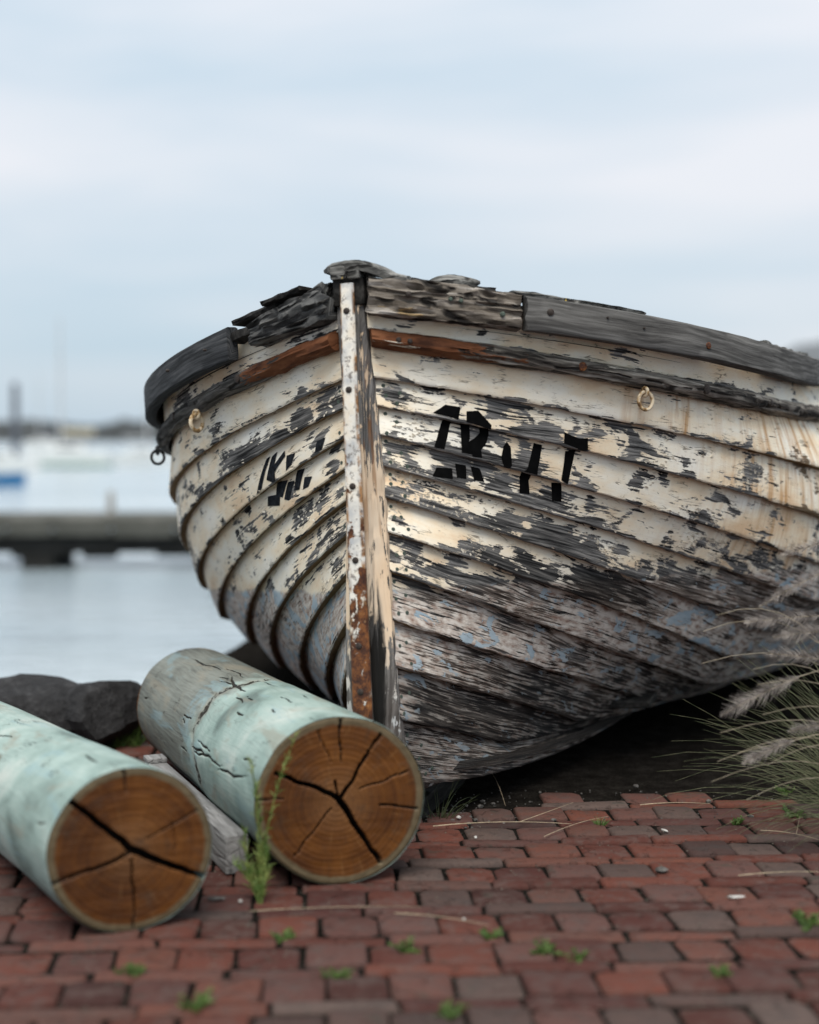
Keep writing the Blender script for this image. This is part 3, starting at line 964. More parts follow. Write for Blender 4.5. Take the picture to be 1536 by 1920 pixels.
WEAR=[(1,0,0.271,0.6,0.053,0.6,0.35,0),(1,0,0.644,0.3,0.184,0.5,0.4,0),(1,1,0.019,0.8,0.014,0.4,0.2,0),(1,1,0.534,0.8,0.061,0.4,0.3,0),(1,1,0.162,0.9,0.039,0.3,0.12,0),(1,1,0.742,0.6,0.076,0.4,0.2,0),(1,2,0.028,0.6,0.03,0.5,0.35,0),(1,2,0.076,0.7,0.023,0.4,0.3,0),(1,2,0.161,0.6,0.046,0.6,0.6,0.1),(1,2,0.248,0.5,0.032,0.6,0.4,0),(1,2,0.337,0.6,0.049,0.5,0.5,0),(1,2,0.463,0.3,0.025,0.3,0.2,0),(1,2,0.588,0.7,0.057,0.4,0.4,0),(1,3,0.019,0.5,0.017,0.6,0.15,0),(1,3,0.092,0.6,0.056,0.8,0.55,0.05),(1,3,0.18,0.5,0.037,0.7,0.5,0.1),(1,3,0.261,0.6,0.022,0.5,0.4,0),(1,3,0.358,0.4,0.018,0.3,0.6,0),(1,3,0.47,0.9,0.052,0.3,0.35,0),(1,3,0.538,0.9,0.036,0.3,0.3,0),(1,4,0.018,0.4,0.022,0.6,0.45,0),(1,4,0.093,0.4,0.062,0.7,0.6,0.1),(1,4,0.186,0.6,0.057,0.5,0.45,0.1),(1,4,0.314,0.9,0.061,0.35,0.5,0.1),(1,4,0.538,0.8,0.072,0.5,0.4,0.1),(1,4,0.694,0.7,0.075,0.5,0.35,0.1),(1,4,0.904,0.6,0.16,0.7,0.4,0.15),(1,5,0.048,0.5,0.043,0.6,0.3,0.05),(1,5,0.205,0.7,0.084,0.5,0.7,0.5),(1,5,0.309,0.85,0.067,0.4,0.6,0.3),(1,5,0.529,0.8,0.11,0.5,0.5,0.3),(1,5,0.715,0.5,0.142,0.7,0.5,0.2),(1,5,1.047,0.5,0.285,0.8,0.6,0.2),(1,5,0.013,0.8,0.015,0.4,0.35,0),(1,6,0.011,0.4,0.015,0.5,0.4,0),(1,6,0.172,0.8,0.059,0.4,0.5,0.5),(1,6,0.299,0.7,0.108,0.5,0.75,0.8),(1,6,0.465,0.5,0.106,0.5,0.85,1),(1,6,0.597,0.7,0.077,0.5,0.2,0.2),(1,6,0.937,0.5,0.27,0.8,0.3,0.2),(1,7,0.025,0.4,0.035,0.6,0.4,0.2),(1,7,0.129,0.6,0.072,0.7,0.5,0.4),(1,7,0.247,0.5,0.085,0.7,0.6,0.5),(1,7,0.387,0.6,0.091,0.6,0.2,0.2),(1,7,0.864,0.7,0.29,0.8,0.5,0.6),(1,8,0.056,0.15,0.065,0.25,0.6,0.8),(1,8,0.127,0.6,0.073,0.5,0.15,0),(1,8,0.281,0.2,0.099,0.3,0.5,0.5),(1,8,0.52,0.5,0.141,0.7,0.35,0.3),(1,8,0.917,0.6,0.31,0.9,0.6,0.9),(1,9,0.025,0.4,0.031,0.5,-0.1,0),(1,9,0.146,0.6,0.073,0.5,0.15,0.1),(1,9,0.304,0.6,0.14,0.6,0.5,0.7),(1,9,0.621,0.7,0.228,0.7,0.6,0.8),(1,9,0.474,0.3,0.082,0.4,0.1,0.2),(1,10,0.034,0.3,0.035,0.4,0,0.1),(1,10,0.159,0.7,0.12,0.6,0.55,0.9),(1,10,0.3,0.5,0.077,0.7,0.2,0.3),(1,10,0.562,0.5,0.228,0.9,0.6,1),(-1,0,0.018,0.5,0.021,0.6,0.2,0),(-1,0,0.301,0.6,0.154,0.6,0.35,0),(-1,1,0.062,0.9,0.053,0.3,0.2,0),(-1,1,0.254,0.8,0.078,0.4,0.35,0),(-1,1,0.423,0.5,0.158,0.5,0.1,0),(-1,2,0.017,0.4,0.022,0.6,0.5,0.2),(-1,2,0.068,0.5,0.037,0.4,0.6,0.3),(-1,2,0.139,0.85,0.077,0.3,0.6,0.2),(-1,2,0.243,0.8,0.077,0.4,0.4,0.1),(-1,2,0.481,0.8,0.156,0.4,0.4,0.1),(-1,3,0.747,0.7,0.115,0.5,0.6,0.3),(-1,3,0.024,0.8,0.033,0.4,0.35,0.1),(-1,3,0.083,0.5,0.069,0.5,0.12,0),(-1,3,0.265,0.5,0.043,0.4,0.2,0),(-1,4,0.347,0.6,0.05,0.6,0.55,0.2),(-1,4,0.204,0.7,0.063,0.5,0.35,0.1),(-1,4,0.019,0.6,0.025,0.6,0.45,0.2),(-1,4,0.796,0.6,0.01,0.5,0.5,0.2),(-1,5,0.136,0.4,0.058,0.5,0.45,0.15),(-1,5,0.038,0.4,0.05,0.6,0.5,0.2),(-1,5,0.3,0.7,0.154,0.5,0.15,0),(-1,5,0.748,0.7,0.126,0.5,0.25,0.1),(-1,6,0.57,0.6,0.17,0.6,0.6,0.4),(-1,6,0.046,0.5,0.062,0.7,0.65,0.5),(-1,6,0.205,0.6,0.095,0.5,0.3,0.2),(-1,7,0.373,0.4,0.193,0.6,0.5,0.4),(-1,7,0.06,0.4,0.086,0.7,0.6,0.6),(-1,7,0.582,0.6,0.01,0.6,0.25,0.1),(-1,8,0.105,0.4,0.186,0.7,0.5,0.5),(-1,8,0.527,0.3,0.105,0.5,0.4,0.3),(-1,9,0.144,0.3,0.194,0.6,0.5,0.4),(-1,9,0.33,0.6,0.01,0.6,0.25,0.1),(-1,10,0.155,0.3,0.077,0.6,0.4,0.3)]

LETTERS=[(1,2,[(0.056,0.85),(0.068,0.53),(0.083,0.52),(0.081,0.9),(0.07,0.86)]),
(1,3,[(0.068,-0.05),(0.077,-0.09),(0.071,0.91),(0.06,0.92)]),
(1,4,[(0.063,0.88),(0.067,0.59),(0.086,0.49),(0.088,0.78)]),
(1,2,[(0.091,0.61),(0.103,0.52),(0.118,0.87),(0.118,0.99),(0.091,0.91)]),
(1,3,[(0.087,-0.04),(0.097,-0.08),(0.099,0.41),(0.098,0.55),(0.105,0.84),(0.092,0.87),(0.089,0.38)]),
(1,3,[(0.108,-0.05),(0.119,0.02),(0.12,0.19),(0.119,0.42),(0.114,0.66),(0.117,0.86),(0.106,0.91),(0.098,0.55),(0.105,0.39),(0.11,0.21)]),
(1,4,[(0.09,0.32),(0.103,0.29),(0.106,0.67),(0.094,0.7)]),
(1,4,[(0.11,0.28),(0.121,0.27),(0.13,0.61),(0.117,0.64)]),
(1,3,[(0.144,0.29),(0.15,0.42),(0.156,0.89),(0.154,1.0),(0.147,0.97),(0.141,0.74),(0.141,0.44)]),
(1,3,[(0.178,0.16),(0.189,0.17),(0.191,0.75),(0.193,0.94),(0.175,0.94),(0.178,0.89)]),
(1,4,[(0.178,0.01),(0.192,-0.04),(0.19,0.23),(0.197,0.59),(0.183,0.63),(0.177,0.21)]),
(1,2,[(0.212,0.63),(0.232,0.71),(0.244,0.65),(0.247,0.94),(0.236,1.03),(0.232,0.96),(0.213,0.9)]),
(1,3,[(0.223,0.18),(0.236,0.08),(0.237,0.54),(0.24,0.96),(0.229,0.9)]),
(1,4,[(0.224,0.14),(0.238,0.08),(0.248,0.55),(0.234,0.59)]),
(-1,3,[(0.166,0.25),(0.159,0.25),(0.191,0.91),(0.205,0.96)]),
(-1,3,[(0.147,0.28),(0.137,0.24),(0.146,0.55),(0.124,0.33),(0.124,0.48),(0.148,0.72),(0.153,1.03),(0.167,0.78)]),
(-1,3,[(0.114,0.51),(0.1,0.58),(0.108,0.82),(0.12,0.9)]),
(-1,3,[(0.05,0.62),(0.038,0.66),(0.043,0.96),(0.054,0.93)]),
(-1,4,[(0.169,0.02),(0.147,0.16),(0.164,0.53),(0.177,0.35)]),
(-1,4,[(0.142,0.24),(0.129,0.32),(0.147,0.75),(0.157,0.63)]),
(-1,4,[(0.115,0.08),(0.101,0.15),(0.115,0.66),(0.126,0.59)]),
(-1,4,[(0.097,0.43),(0.083,0.56),(0.092,0.78),(0.103,0.74)]),
(-1,4,[(0.202,0.23),(0.174,0.41),(0.182,0.69),(0.209,0.46)])]

TH = .023
PLANKS = [(-1, 1), (1, 3), (3, 4), (4, 5), (5, 6), (6, 7), (7, 8), (8, 9), (9, 10), (10, 11), (11, 12), (12, 13), (13, 14)]
BASEW = {1: [.06, .0, .20, .14, .18, .22, .10, .32, .36, .46, .58, .70, .8], -1: [.1, .04, .12, .06, .06, .08, .02, -.05, -.1, -.15, -.15, .2, .8]}
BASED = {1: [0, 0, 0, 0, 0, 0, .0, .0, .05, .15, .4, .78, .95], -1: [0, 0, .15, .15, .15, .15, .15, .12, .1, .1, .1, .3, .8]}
NF = 250
FR = (np.arange(NF + 1) / NF) ** 1.9                       # dense at the bow
def make_plank(side, j):
    ka, kb = PLANKS[j]
    A, B_, n = strake_frame(ka, kb, FR)
    arc = np.concatenate([[0], np.cumsum(np.linalg.norm(np.diff((A + B_) / 2, axis=0), axis=1))])
    wid = np.linalg.norm(B_ - A, axis=1)
    rows, uv, wr, wls = [], [], [], []
    sr = [-.16, 0, .1, .22, .36, .5, .64, .78, .9, .965, 1.0]
    if j in (0,): sr[0] = 0
    seed = j * 3.7 + (0 if side > 0 else 50)
    tA = FR * tmax(ka)
    mywear = [w for w in WEAR if w[0] == side and w[1] == j]
    def attrs(s, t_arr, extra=0.0, rustx=0.0):
        w = np.full(len(t_arr), BASEW[side][j]) + extra
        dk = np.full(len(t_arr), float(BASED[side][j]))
        sv_ = s if j != 1 else (s - .37) / .63
        if j == 0: sv_ = (s - .65) / .35
        for (_, _, t0, s0, rt, rs, a, dd) in mywear:
            g = np.exp(-(((t_arr - t0) / rt) ** 2) ** 1.5 * .8 - (((sv_ - s0) / max(rs, .2)) ** 2) * .9)
            w += (1.0 if j < 7 else .7) * a * g; dk += dd * g * (1.0 if j != 7 else .7)
        # base values darken and bare the lowest strakes, rust tears aft on the right
        ru = np.full(len(t_arr), float(rustx))
        if side > 0 and j in (1, 2, 3, 4):
            ru += .75 * np.exp(-((t_arr - .80) / .26) ** 2) * (1.0 if j < 3 else .6)
        if side > 0 and j == 1:
            ru += .5 * np.exp(-((t_arr - .31) / .02) ** 2) + .5 * np.exp(-((t_arr - .40) / .03) ** 2)
        return w, np.clip(dk, 0, 1), ru
    def push(P, s, extra=0.0, vv=None, rustx=0.0):
        rows.append(P)
        uv.append(np.stack([arc + seed * 2.3, (s * wid if vv is None else vv) + seed * .61 + 0 * arc], -1))
        w, dk, ru = attrs(min(max(s, 0), 1), tA, extra, rustx)
        wr.append(np.stack([w, dk, ru, np.ones_like(w)], -1))
        zw = -.594 - .055 * P[:, 0] / S_
        wls.append(P[:, 2] - zw * S_)
    lipn = np.array([nz((a * 23, seed, 0)) for a in arc]) * .0016 + np.array([nz((a * 90, seed, 4)) for a in arc]) * .0009
    dwn = unit(B_ - A)
    for s in sr:
        off = -TH * (1 - max(s, 0)) + .0025 * math.sin(math.pi * max(s, 0))
        if s <= 0: off = -TH
        P = A + (B_ - A) * s + n * (off + lipn[:, None] * (max(s, 0) ** 3))
        if s >= .96:
            P = P + dwn * lipn[:, None] * 1.5
        if s == 1.0:
            P = P - n * .0025
        push(P, s, .35 if s > .93 else 0.0, rustx=.0)
    # lip under the plank, bare brown wood
    P = B_ + dwn * (.0015 + lipn[:, None] * 1.5) - n * .0035
    push(P, 1.0, 1.6, wid + .002, .95 if j < 10 else .0)
    P = B_ + dwn * (lipn[:, None] * 1.2) - n * (TH + .003)
    push(P, 1.0, 1.6, wid + .016, .95 if j < 10 else .0)
    P = A + (B_ - A) * sr[0] - n * (TH * 2.0)
    push(P, 0.0, 1.0, wid + .1)
    m = len(rows)
    V = np.stack(rows, 1); UV = np.stack(uv, 1); W = np.stack(wr, 1); WL = np.stack(wls, 1)
    # after half: the mirror image of the fore half, coarser
    idx = list(range(NF - 1, -1, -12))
    Vb = V[idx].copy(); Vb[..., 0] = 2 * UMID * S_ - Vb[..., 0]
    UVb = UV[idx].copy(); UVb[..., 0] = 2 * UV[-1, 0, 0] - UVb[..., 0]
    V = np.concatenate([V, Vb]); UV = np.concatenate([UV, UVb]); W = np.concatenate([W, W[idx]]); WL = np.concatenate([WL, WL[idx]])
    nn = len(V)
    fs = []
    for i in range(nn - 1):
        for q in range(m):
            a, b = i * m + q, i * m + (q + 1) % m
            fs.append((a, b, b + m, a + m) if side > 0 else (a, a + m, b + m, b))
    me = mesh('plank', to_local(V, side), fs, True, UV.reshape(-1, 2), {'wear': ('FLOAT_COLOR', W.reshape(-1, 4)), 'wl': ('FLOAT', WL.ravel())}, angle=R(35))
    return link('plank', fixn(me), M_HULL, boat)
planks = {}
for side in (1, -1):
    for j in range(13):
        planks[(side, j)] = make_plank(side, j)

def surf(side, j, t, s, off=0.0):
    """point on the outer face of a strake, t as measured on its upper edge, and the outward normal (local frame)"""
    ka, kb = PLANKS[j]
    if j == 1: s = .37 + .63 * s
    f = t / tmax(ka)
    ff = np.array([f - .002, f, f + .002]) if f > .002 else np.array([f, f + .002, f + .004])
    A, B_, n = strake_frame(ka, kb, np.maximum(ff, 0))
    i = 1 if f > .002 else 0
    if n[i, 1] < 0: n = -n
    p = A[i] + (B_[i] - A[i]) * s + n[i] * (-TH * (1 - s) + .0025 * math.sin(math.pi * min(max(s, 0), 1)) + off)
    P = to_local(p, side)[0]
    nn_ = n[i].copy(); nn_[1] *= -side
    return Vector(P), Vector(nn_)

# painted registration letters, remains of them, following each strake
for side, j, pts in LETTERS:
    ct, cs = sum(p[0] for p in pts) / len(pts), sum(p[1] for p in pts) / len(pts)
    pts = [(ct + (p[0] - ct) * (1.05 if side > 0 else 1.3), cs + (p[1] - cs) * 1.04) for p in pts]
    dense = []
    for a, b in zip(pts, pts[1:] + pts[:1]):
        for q in range(4):
            f = q / 4
            dense.append((a[0] + (b[0] - a[0]) * f + .0004 * nz((len(dense) * 1.7, j, side * 3)), min(max(a[1] + (b[1] - a[1]) * f + .010 * nz((len(dense) * 1.3, j + 9, side)), .03), .985)))
    bm = bmesh.new()
    f0 = bm.faces.new([bm.verts.new((t * 10, s, 0)) for t, s in dense])
    bmesh.ops.triangulate(bm, faces=[f0])
    bmesh.ops.subdivide_edges(bm, edges=bm.edges[:], cuts=2, use_grid_fill=True)
    for v in bm.verts:
        p, nn_ = surf(side, j, max(v.co.x / 10, 0), v.co.y, .0012)
        v.co = p
    bmesh.ops.solidify(bm, geom=bm.faces[:], thickness=.0015)
    bmesh.ops.recalc_face_normals(bm, faces=bm.faces)
    me = bpy.data.meshes.new('painted_letter'); bm.to_mesh(me); bm.free()
    link('painted_letter', me, M_TAPE if side > 0 else M_TAPEOLD, boat)

# copper rivets at the hood ends
riv = lathe_me('rivet', [(.0048, 0), (.0044, .0014), (.0022, .002)], 8)
RV = random.Random(5)
for side in (1, -1):
    for j in range(2, 12):
        spots = [(.018, .3), (.020, .72)] if side < 0 else [(.020, .22), (.022, .55), (.018, .85), (.05, .40), (.055, .8)]
        for (arcd, s) in spots:
            if RV.random() < .15: continue
            ka, kb = PLANKS[j]
            A, B_, n = strake_frame(ka, kb, FR[:80])
            arc = np.concatenate([[0], np.cumsum(np.linalg.norm(np.diff((A + B_) / 2, axis=0), axis=1))])
            f = float(np.interp(arcd * RV.uniform(.85, 1.2), arc, FR[:80]))
            p, nn_ = surf(side, j, f * tmax(ka), s + RV.uniform(-.06, .06), .0)
            o = link('rivet', riv, M_RIVET, boat, p)
            o.rotation_mode = 'QUATERNION'; o.rotation_quaternion = nn_.to_track_quat('Z', 'Y')

# ---- pieces swept along a strake edge: rails, gunwale timbers
def sweep(name, side, k, t0, t1, prof, mat, n=70, rough=0.0, rough_hi=0.0, zoff=0.0, seed=0.0, cap=True, endrag=0.0, full=False, power=1.0, parent=None, taper=None, ridge=0.0):
    tm = tmax(k)
    f = (np.linspace(0, 1, n) ** power) * (t1 - t0) + t0
    P = hull_curve(k, f)
    T = unit(np.gradient(P, axis=0))
    out = np.stack([T[:, 1], -T[:, 0], np.zeros(len(T))], -1) * -1
    out = unit(np.where((out[:, 1:2] < 0), -out, out))
    up = np.array([0, 0, 1.0])
    arc = np.concatenate([[0], np.cumsum(np.linalg.norm(np.diff(P, axis=0), axis=1))])
    m = len(prof)
    per = np.concatenate([[0], np.cumsum([math.dist(prof[i], prof[(i + 1) % m]) for i in range(m)])])[:m]
    vs, uvs = [], []
    for i in range(n):
        for q, (o_, z_) in enumerate(prof):
            if taper: z_ = z_ * (taper[0] + (taper[1] - taper[0]) * i / (n - 1))
            p = P[i] + out[i] * o_ + up * (z_ + zoff)
            if rough:
                a = nz((arc[i] * 7, q * .9, seed)) * rough; b = nz((arc[i] * 24, q * 2.1, seed + 5)) * rough_hi
                c = nz((arc[i] * 9, q * 1.1, seed + 9)) * rough; e = nz((arc[i] * 30, q * 2.3, seed + 13)) * rough_hi
                p = p + out[i] * (a + b) + up * (c + e)
            if ridge:
                rr_ = -abs(nz((arc[i] * 5 + seed, q * 1.9, seed))) * ridge - max(0, abs(nz((arc[i] * 16, q * .8, seed + 31))) - .25) * ridge * 1.5
                cz = (z_ - .04) / .04
                p = p + out[i] * rr_ * (1 if o_ > 0 else 0) - up * (rr_ * -1 * (1 if cz > .5 else 0))
            if endrag and i in (0, n - 1):
                p = p + T[i] * (nz((q * 1.3, seed, 2)) * endrag)
            vs.append(p); uvs.append((arc[i] + seed, per[q]))
    if full:
        idx = list(range(n - 2, -1, -3))
        for i in idx:
            for q in range(m):
                p = vs[i * m + q].copy(); p[0] = 2 * UMID * S_ - p[0]
                vs.append(p); uvs.append((2 * arc[-1] - arc[i] + seed, per[q]))
        n = n + len(idx)
    fs = []
    for i in range(n - 1):
        for q in range(m):
            a, b = i * m + q, i * m + (q + 1) % m
            fs.append((a, b, b + m, a + m))
    if cap:
        fs.append(tuple(range(m - 1, -1, -1))); fs.append(tuple((n - 1) * m + q for q in range(m)))
    me = fixn(mesh(name, to_local(np.array(vs), side), fs, True, uvs, angle=R(42)))
    return link(name, me, mat, parent or boat)
def rect(o0, o1, z0, z1, b=.004, k=3):
    """rectangular profile with eased corners, extra points along the sides"""
    pts = []
    for i in range(k + 1): pts.append((o0 + b + (o1 - o0 - 2 * b) * i / k, z0))
    for i in range(k + 1): pts.append((o1, z0 + b + (z1 - z0 - 2 * b) * i / k))
    for i in range(k + 1): pts.append((o1 - b - (o1 - o0 - 2 * b) * i / k, z1))
    for i in range(k + 1): pts.append((o0, z1 - b - (z1 - z0 - 2 * b) * i / k))
    return pts
halfround = [(-.006, -.022)] + [(.027 * math.cos(a), .020 * math.sin(a)) for a in np.linspace(-1.35, 1.35, 11)] + [(-.006, .022)]
# rub rail sits between strake edges 1 and 2
rz = -.0195
for side, m0, m1, ts in ((1, M_RAILPAINT, M_RAIL, .062), (-1, M_RAILPAINT, M_RAIL_L, .045)):
    r1 = sweep('rub_rail', side, 1, .002, tmax(1), halfround, m1, 150, .004, .0035, rz, 7.7 * side, full=True, power=1.7, endrag=.005)
# gunwale: rotten timbers at the bow, sound boards farther aft
g = sweep('gunwale_beam', 1, 0, .002, .118, rect(-.03, .044, .004, .086, .005, 11), M_BEAM, 170, .005, .003, 0, 2.0, endrag=.02, ridge=.016)
tag(g, 'rotten grey gunwale timber with a broken end')
g = sweep('gunwale_beam', -1, 0, .002, .080, rect(-.03, .042, -.002, .080, .006, 11), M_BEAM_L, 170, .007, .004, 0, 5.0, endrag=.03, taper=(1.05, .62), ridge=.020)
tag(g, 'rotten blackened gunwale timber')
g = sweep('gunwale_board', 1, 0, .122, tmax(0), rect(.012, .046, .002, .078, .004, 3), M_CAP, 110, .0012, .0005, 0, 3.0, full=True, power=1.4, endrag=.012)
tag(g, 'dark grey gunwale board')
g = sweep('gunwale_board', -1, 0, .113, tmax(0), rect(.002, .034, -.012, .066, .004, 3), M_CAP_L, 110, .0012, .0004, 0, 6.0, full=True, power=1.4, endrag=.004)
tag(g, 'smooth black gunwale board bent round the bow')
# inner gunwale and broken covering boards on top
for side in (1, -1):
    sweep('inwale', side, 0, .03, tmax(0), rect(-.095, -.045, .012, .055, .005, 2), M_DARKWOOD, 80, .004, .002, 0, 8.0 + side, full=True, power=1.6)
for side, t0, t1, o0, o1, z, th, sd in ((1, .112, .27, -.07, .030, .080, .010, 1), (1, .285, .40, -.09, .010, .076, .008, 2), (1, .60, .95, -.09, .02, .080, .012, 3), (1, .03, .10, -.10, .00, .083, .012, 4),
                                        (-1, .03, .075, -.09, .01, .088, .012, 5), (-1, .062, .125, -.10, -.005, .078, .012, 6), (-1, .06, .116, -.05, .022, .030, .022, 9), (-1, .2, .9, -.1, .005, .055, .010, 7)):
    sweep('covering_board', side, 0, t0, t1, rect(o0, o1, z, z + th, .003, 2), M_DARKWOOD if side < 0 or sd in (4, 2) else M_LICHEN, 30, .004, .004, 0, 20.0 + sd, endrag=.02)

# ---- stem, keel and iron strap
bandp = [(.006, -.040), (.005, -.054), (-.003, -.155), (-.011, -.26), (-.015, -.355), (-.019, -.45), (-.026, -.582), (-.032, -.705), (-.038, -.808), (-.036, -.87), (-.012, -.94), (.045, -.995), (.13, -1.025), (.26, -1.037)]
def hood_of(i):
    u, z = bandp[i]
    if z > -.85: return (stem_u(z), z)
    return [(.039, -.87), (.07, -.91), (.115, -.952), (.17, -.978), (.28, -.99)][i - 9]
def fine(lst, n):
    a = np.array(lst); d_ = np.concatenate([[0], np.cumsum(np.linalg.norm(np.diff(a, axis=0), axis=1))])
    x = np.linspace(0, d_[-1], n)
    return np.stack([np.interp(x, d_, a[:, 0]), np.interp(x, d_, a[:, 1])], -1), x * S_
NS = 120
fr, frl = fine(bandp, NS)
hd = np.stack([np.interp(frl / S_, np.linspace(0, frl[-1] / S_, NS), np.zeros(NS)), np.zeros(NS)], -1)
a_ = np.array(bandp); dd_ = np.concatenate([[0], np.cumsum(np.linalg.norm(np.diff(a_, axis=0), axis=1))])
hh = np.array([hood_of(i) for i in range(len(bandp))])
hd = np.stack([np.interp(frl / S_, dd_, hh[:, 0]), np.interp(frl / S_, dd_, hh[:, 1])], -1)
vs, uvs, fs = [], [], []
m = 0
for i in range(NS):
    F = np.array([fr[i][0], 0, fr[i][1]]) * S_; Hd = np.array([hd[i][0], 0, hd[i][1]]) * S_
    ax = Hd - F; ln = np.linalg.norm(ax); ax = ax / max(ln, 1e-6)
    if i < 3: ax = np.array([1.0, 0, 0])
    ln = max(ln, .03)
    hwS = S_ * (HP['hw'] - HP['hw1'] * hd[i][1]) - .0015
    w0 = .0135 + .006 * min(1, -fr[i][1])
    gap = .012 + .030 * min(1, max(0, -fr[i][1] - .25) / .6)          # the strap stands off lower down
    prof = [(gap + .004, w0 * .8), (gap + .006, w0 + .004), (ln * .55 + .008, w0 + .009), (ln - .004, hwS - .001), (ln + .012, hwS), (ln + .014, hwS - .012), (ln + .12, hwS - .012)]
    sec = [(o_, w_) for o_, w_ in prof] + [(o_, -w_) for o_, w_ in reversed(prof)]
    m = len(sec)
    for q, (o_, w_) in enumerate(sec):
        rg = .0012 * nz((i * .35, q * 1.7, 3)) + .0008 * nz((i * 1.1, q * 2.7, 8))
        p = F + ax * (o_ + rg)
        vs.append((p[0], w_ + (rg if abs(w_) > .02 else 0), p[2] + KB)); uvs.append((frl[i], o_ + (0.0 if w_ > 0 else .5)))
for i in range(NS - 1):
    for q in range(m):
        a, b = i * m + q, i * m + (q + 1) % m
        fs.append((a, b, b + m, a + m))
fs.append(tuple(range(m))); fs.append(tuple((NS - 1) * m + q for q in range(m)))
stem = link('stem_post', fixn(mesh('stem_post', vs, fs, True, uvs, angle=R(30))), M_STEM, boat)
# dark packing between strap and stem, eaten away
vs, fs = [], []
for i in range(NS):
    F = np.array([fr[i][0], 0, fr[i][1]]) * S_; Hd = np.array([hd[i][0], 0, hd[i][1]]) * S_
    ax = (Hd - F); ax = ax / max(np.linalg.norm(ax), 1e-6)
    if i < 3: ax = np.array([1.0, 0, 0])
    w = .010 + .002 * nz((i * .4, 1, 1))
    for o_, w_ in ((.006, w), (.060, w), (.060, -w), (.006, -w)):
        p = F + ax * o_
        vs.append((p[0], w_, p[2] + KB))
for i in range(NS - 1):
    for q in range(4):
        a, b = i * 4 + q, i * 4 + (q + 1) % 4
        fs.append((a, b, b + 4, a + 4))
link('stem_packing', fixn(mesh('stem_packing', vs, fs, True, angle=R(30))), M_DARKWOOD, stem)
# the iron strap
vs, uvs, fs = [], [], []
sec_n = 8
for i in range(NS):
    F = np.array([fr[i][0], 0, fr[i][1]]) * S_
    t_ = fr[min(i + 1, NS - 1)] - fr[max(i - 1, 0)]; t_ = t_ / np.linalg.norm(t_)
    ax = np.array([-t_[1], 0, t_[0]])                                  # points aft
    if ax[0] < 0 and fr[i][1] > -.9: ax = -ax
    w = .0155 + .0065 * min(1, -fr[i][1] / .8) + .0006 * nz((i * .5, 2, 2))
    for o_, w_ in ((.002, w - .002), (0, w - .004), (-.0005, 0), (0, -w + .004), (.002, -w + .002), (.004, -w), (.009, -w), (.009, w), (.004, w)):
        p = F + ax * (o_ + .0006 * nz((i * .7, w_ * 90, 5)))
        vs.append((p[0], w_, p[2] + KB)); uvs.append((w_, frl[i]))
m = 9
for i in range(NS - 1):
    for q in range(m):
        a, b = i * m + q, i * m + (q + 1) % m
        fs.append((a, b, b + m, a + m))
fs.append(tuple(range(m))); fs.append(tuple((NS - 1) * m + q for q in range(m)))
strap = tag(link('iron_strap', fixn(mesh('iron_strap', vs, fs, True, uvs, angle=R(40))), M_BAND, boat), 'iron strap down the stem, white paint above and rust below')
boltm = lathe_me('bolt', [(.0075, 0), (.007, .002), (.004, .0032)], 12)
for yy in (.065, .235, .455, .62, .80, .90):
    i = int(np.argmin(abs(frl - yy)))
    link('bolt', boltm, M_RIVET if yy > .5 else M_BOLT, strap, (fr[i][0] * S_ - .0005, .001, fr[i][1] * S_ + KB), (0, R(-90), 0))
# keel behind the stem foot
kl = 2 * UMID * S_ - .5
ke = link('keel', box_me('keel', kl, .085, .075, .006, 2, .004, 20), M_DARKWOOD, boat, (.25 + kl / 2, 0, KB - 1.04 * S_ - .004))
ke.rotation_euler = (0, R(-.9), 0)
# weathered stem head: block with lichen, and the curved broken cap on it
zt = KB - .040 * S_
link('stem_head', box_me('stem_head', .07, .036, .030, .005, 2, .002, 2, 3), M_LICHEN, boat, (.035, .018, zt + .008))
link('stem_head', box_me('stem_head', .06, .028, .027, .004, 2, .002, 2, 5), M_LICHEN, boat, (.036, -.018, zt + .0085))
vs, fs = [], []
ny = 26
for i in range(ny):
    f = i / (ny - 1)
    y = .062 - .195 * f
    z = zt + .032 + .018 * math.sin(math.pi * min(1, f * 1.05 + .12)) ** .8 - .030 * max(0, f - .45) ** 1.4 * 2
    th = .024 * (.35 + .65 * min(1, f * 6)) * (1 - .35 * max(0, f - .8) / .2)
    xh = .055 * min(1, .35 + f * 5) * (1 - .5 * max(0, f - .7) / .3)
    for k, (xx, zz) in enumerate(((-xh, -th), (-xh - .004, -th * .3), (-xh + .004, 0), (0, .003), (xh, 0), (xh, -th))):
        g_ = .0022 * nz((i * .8, k * 1.9, 7))
        vs.append((.06 + xx + g_, y + g_, z + zz + g_))
for i in range(ny - 1):
    for q in range(6):
        a, b = i * 6 + q, i * 6 + (q + 1) % 6
        fs.append((a, b, b + 6, a + 6))
fs.append(tuple(range(6))); fs.append(tuple((ny - 1) * 6 + q for q in range(6)))
tag(link('stem_cap', fixn(mesh('stem_cap', vs, fs, True, angle=R(45))), M_LICHEN, boat), 'curved broken grey cap on the stem head')
# dark recess block below the cap, ends of the two gunwale timbers butt on it
link('breasthook', box_me('breasthook', .11, .075, .062, .006, 2, .003, 2, 9), M_DARKWOOD, boat, (.072, 0, zt - .048))
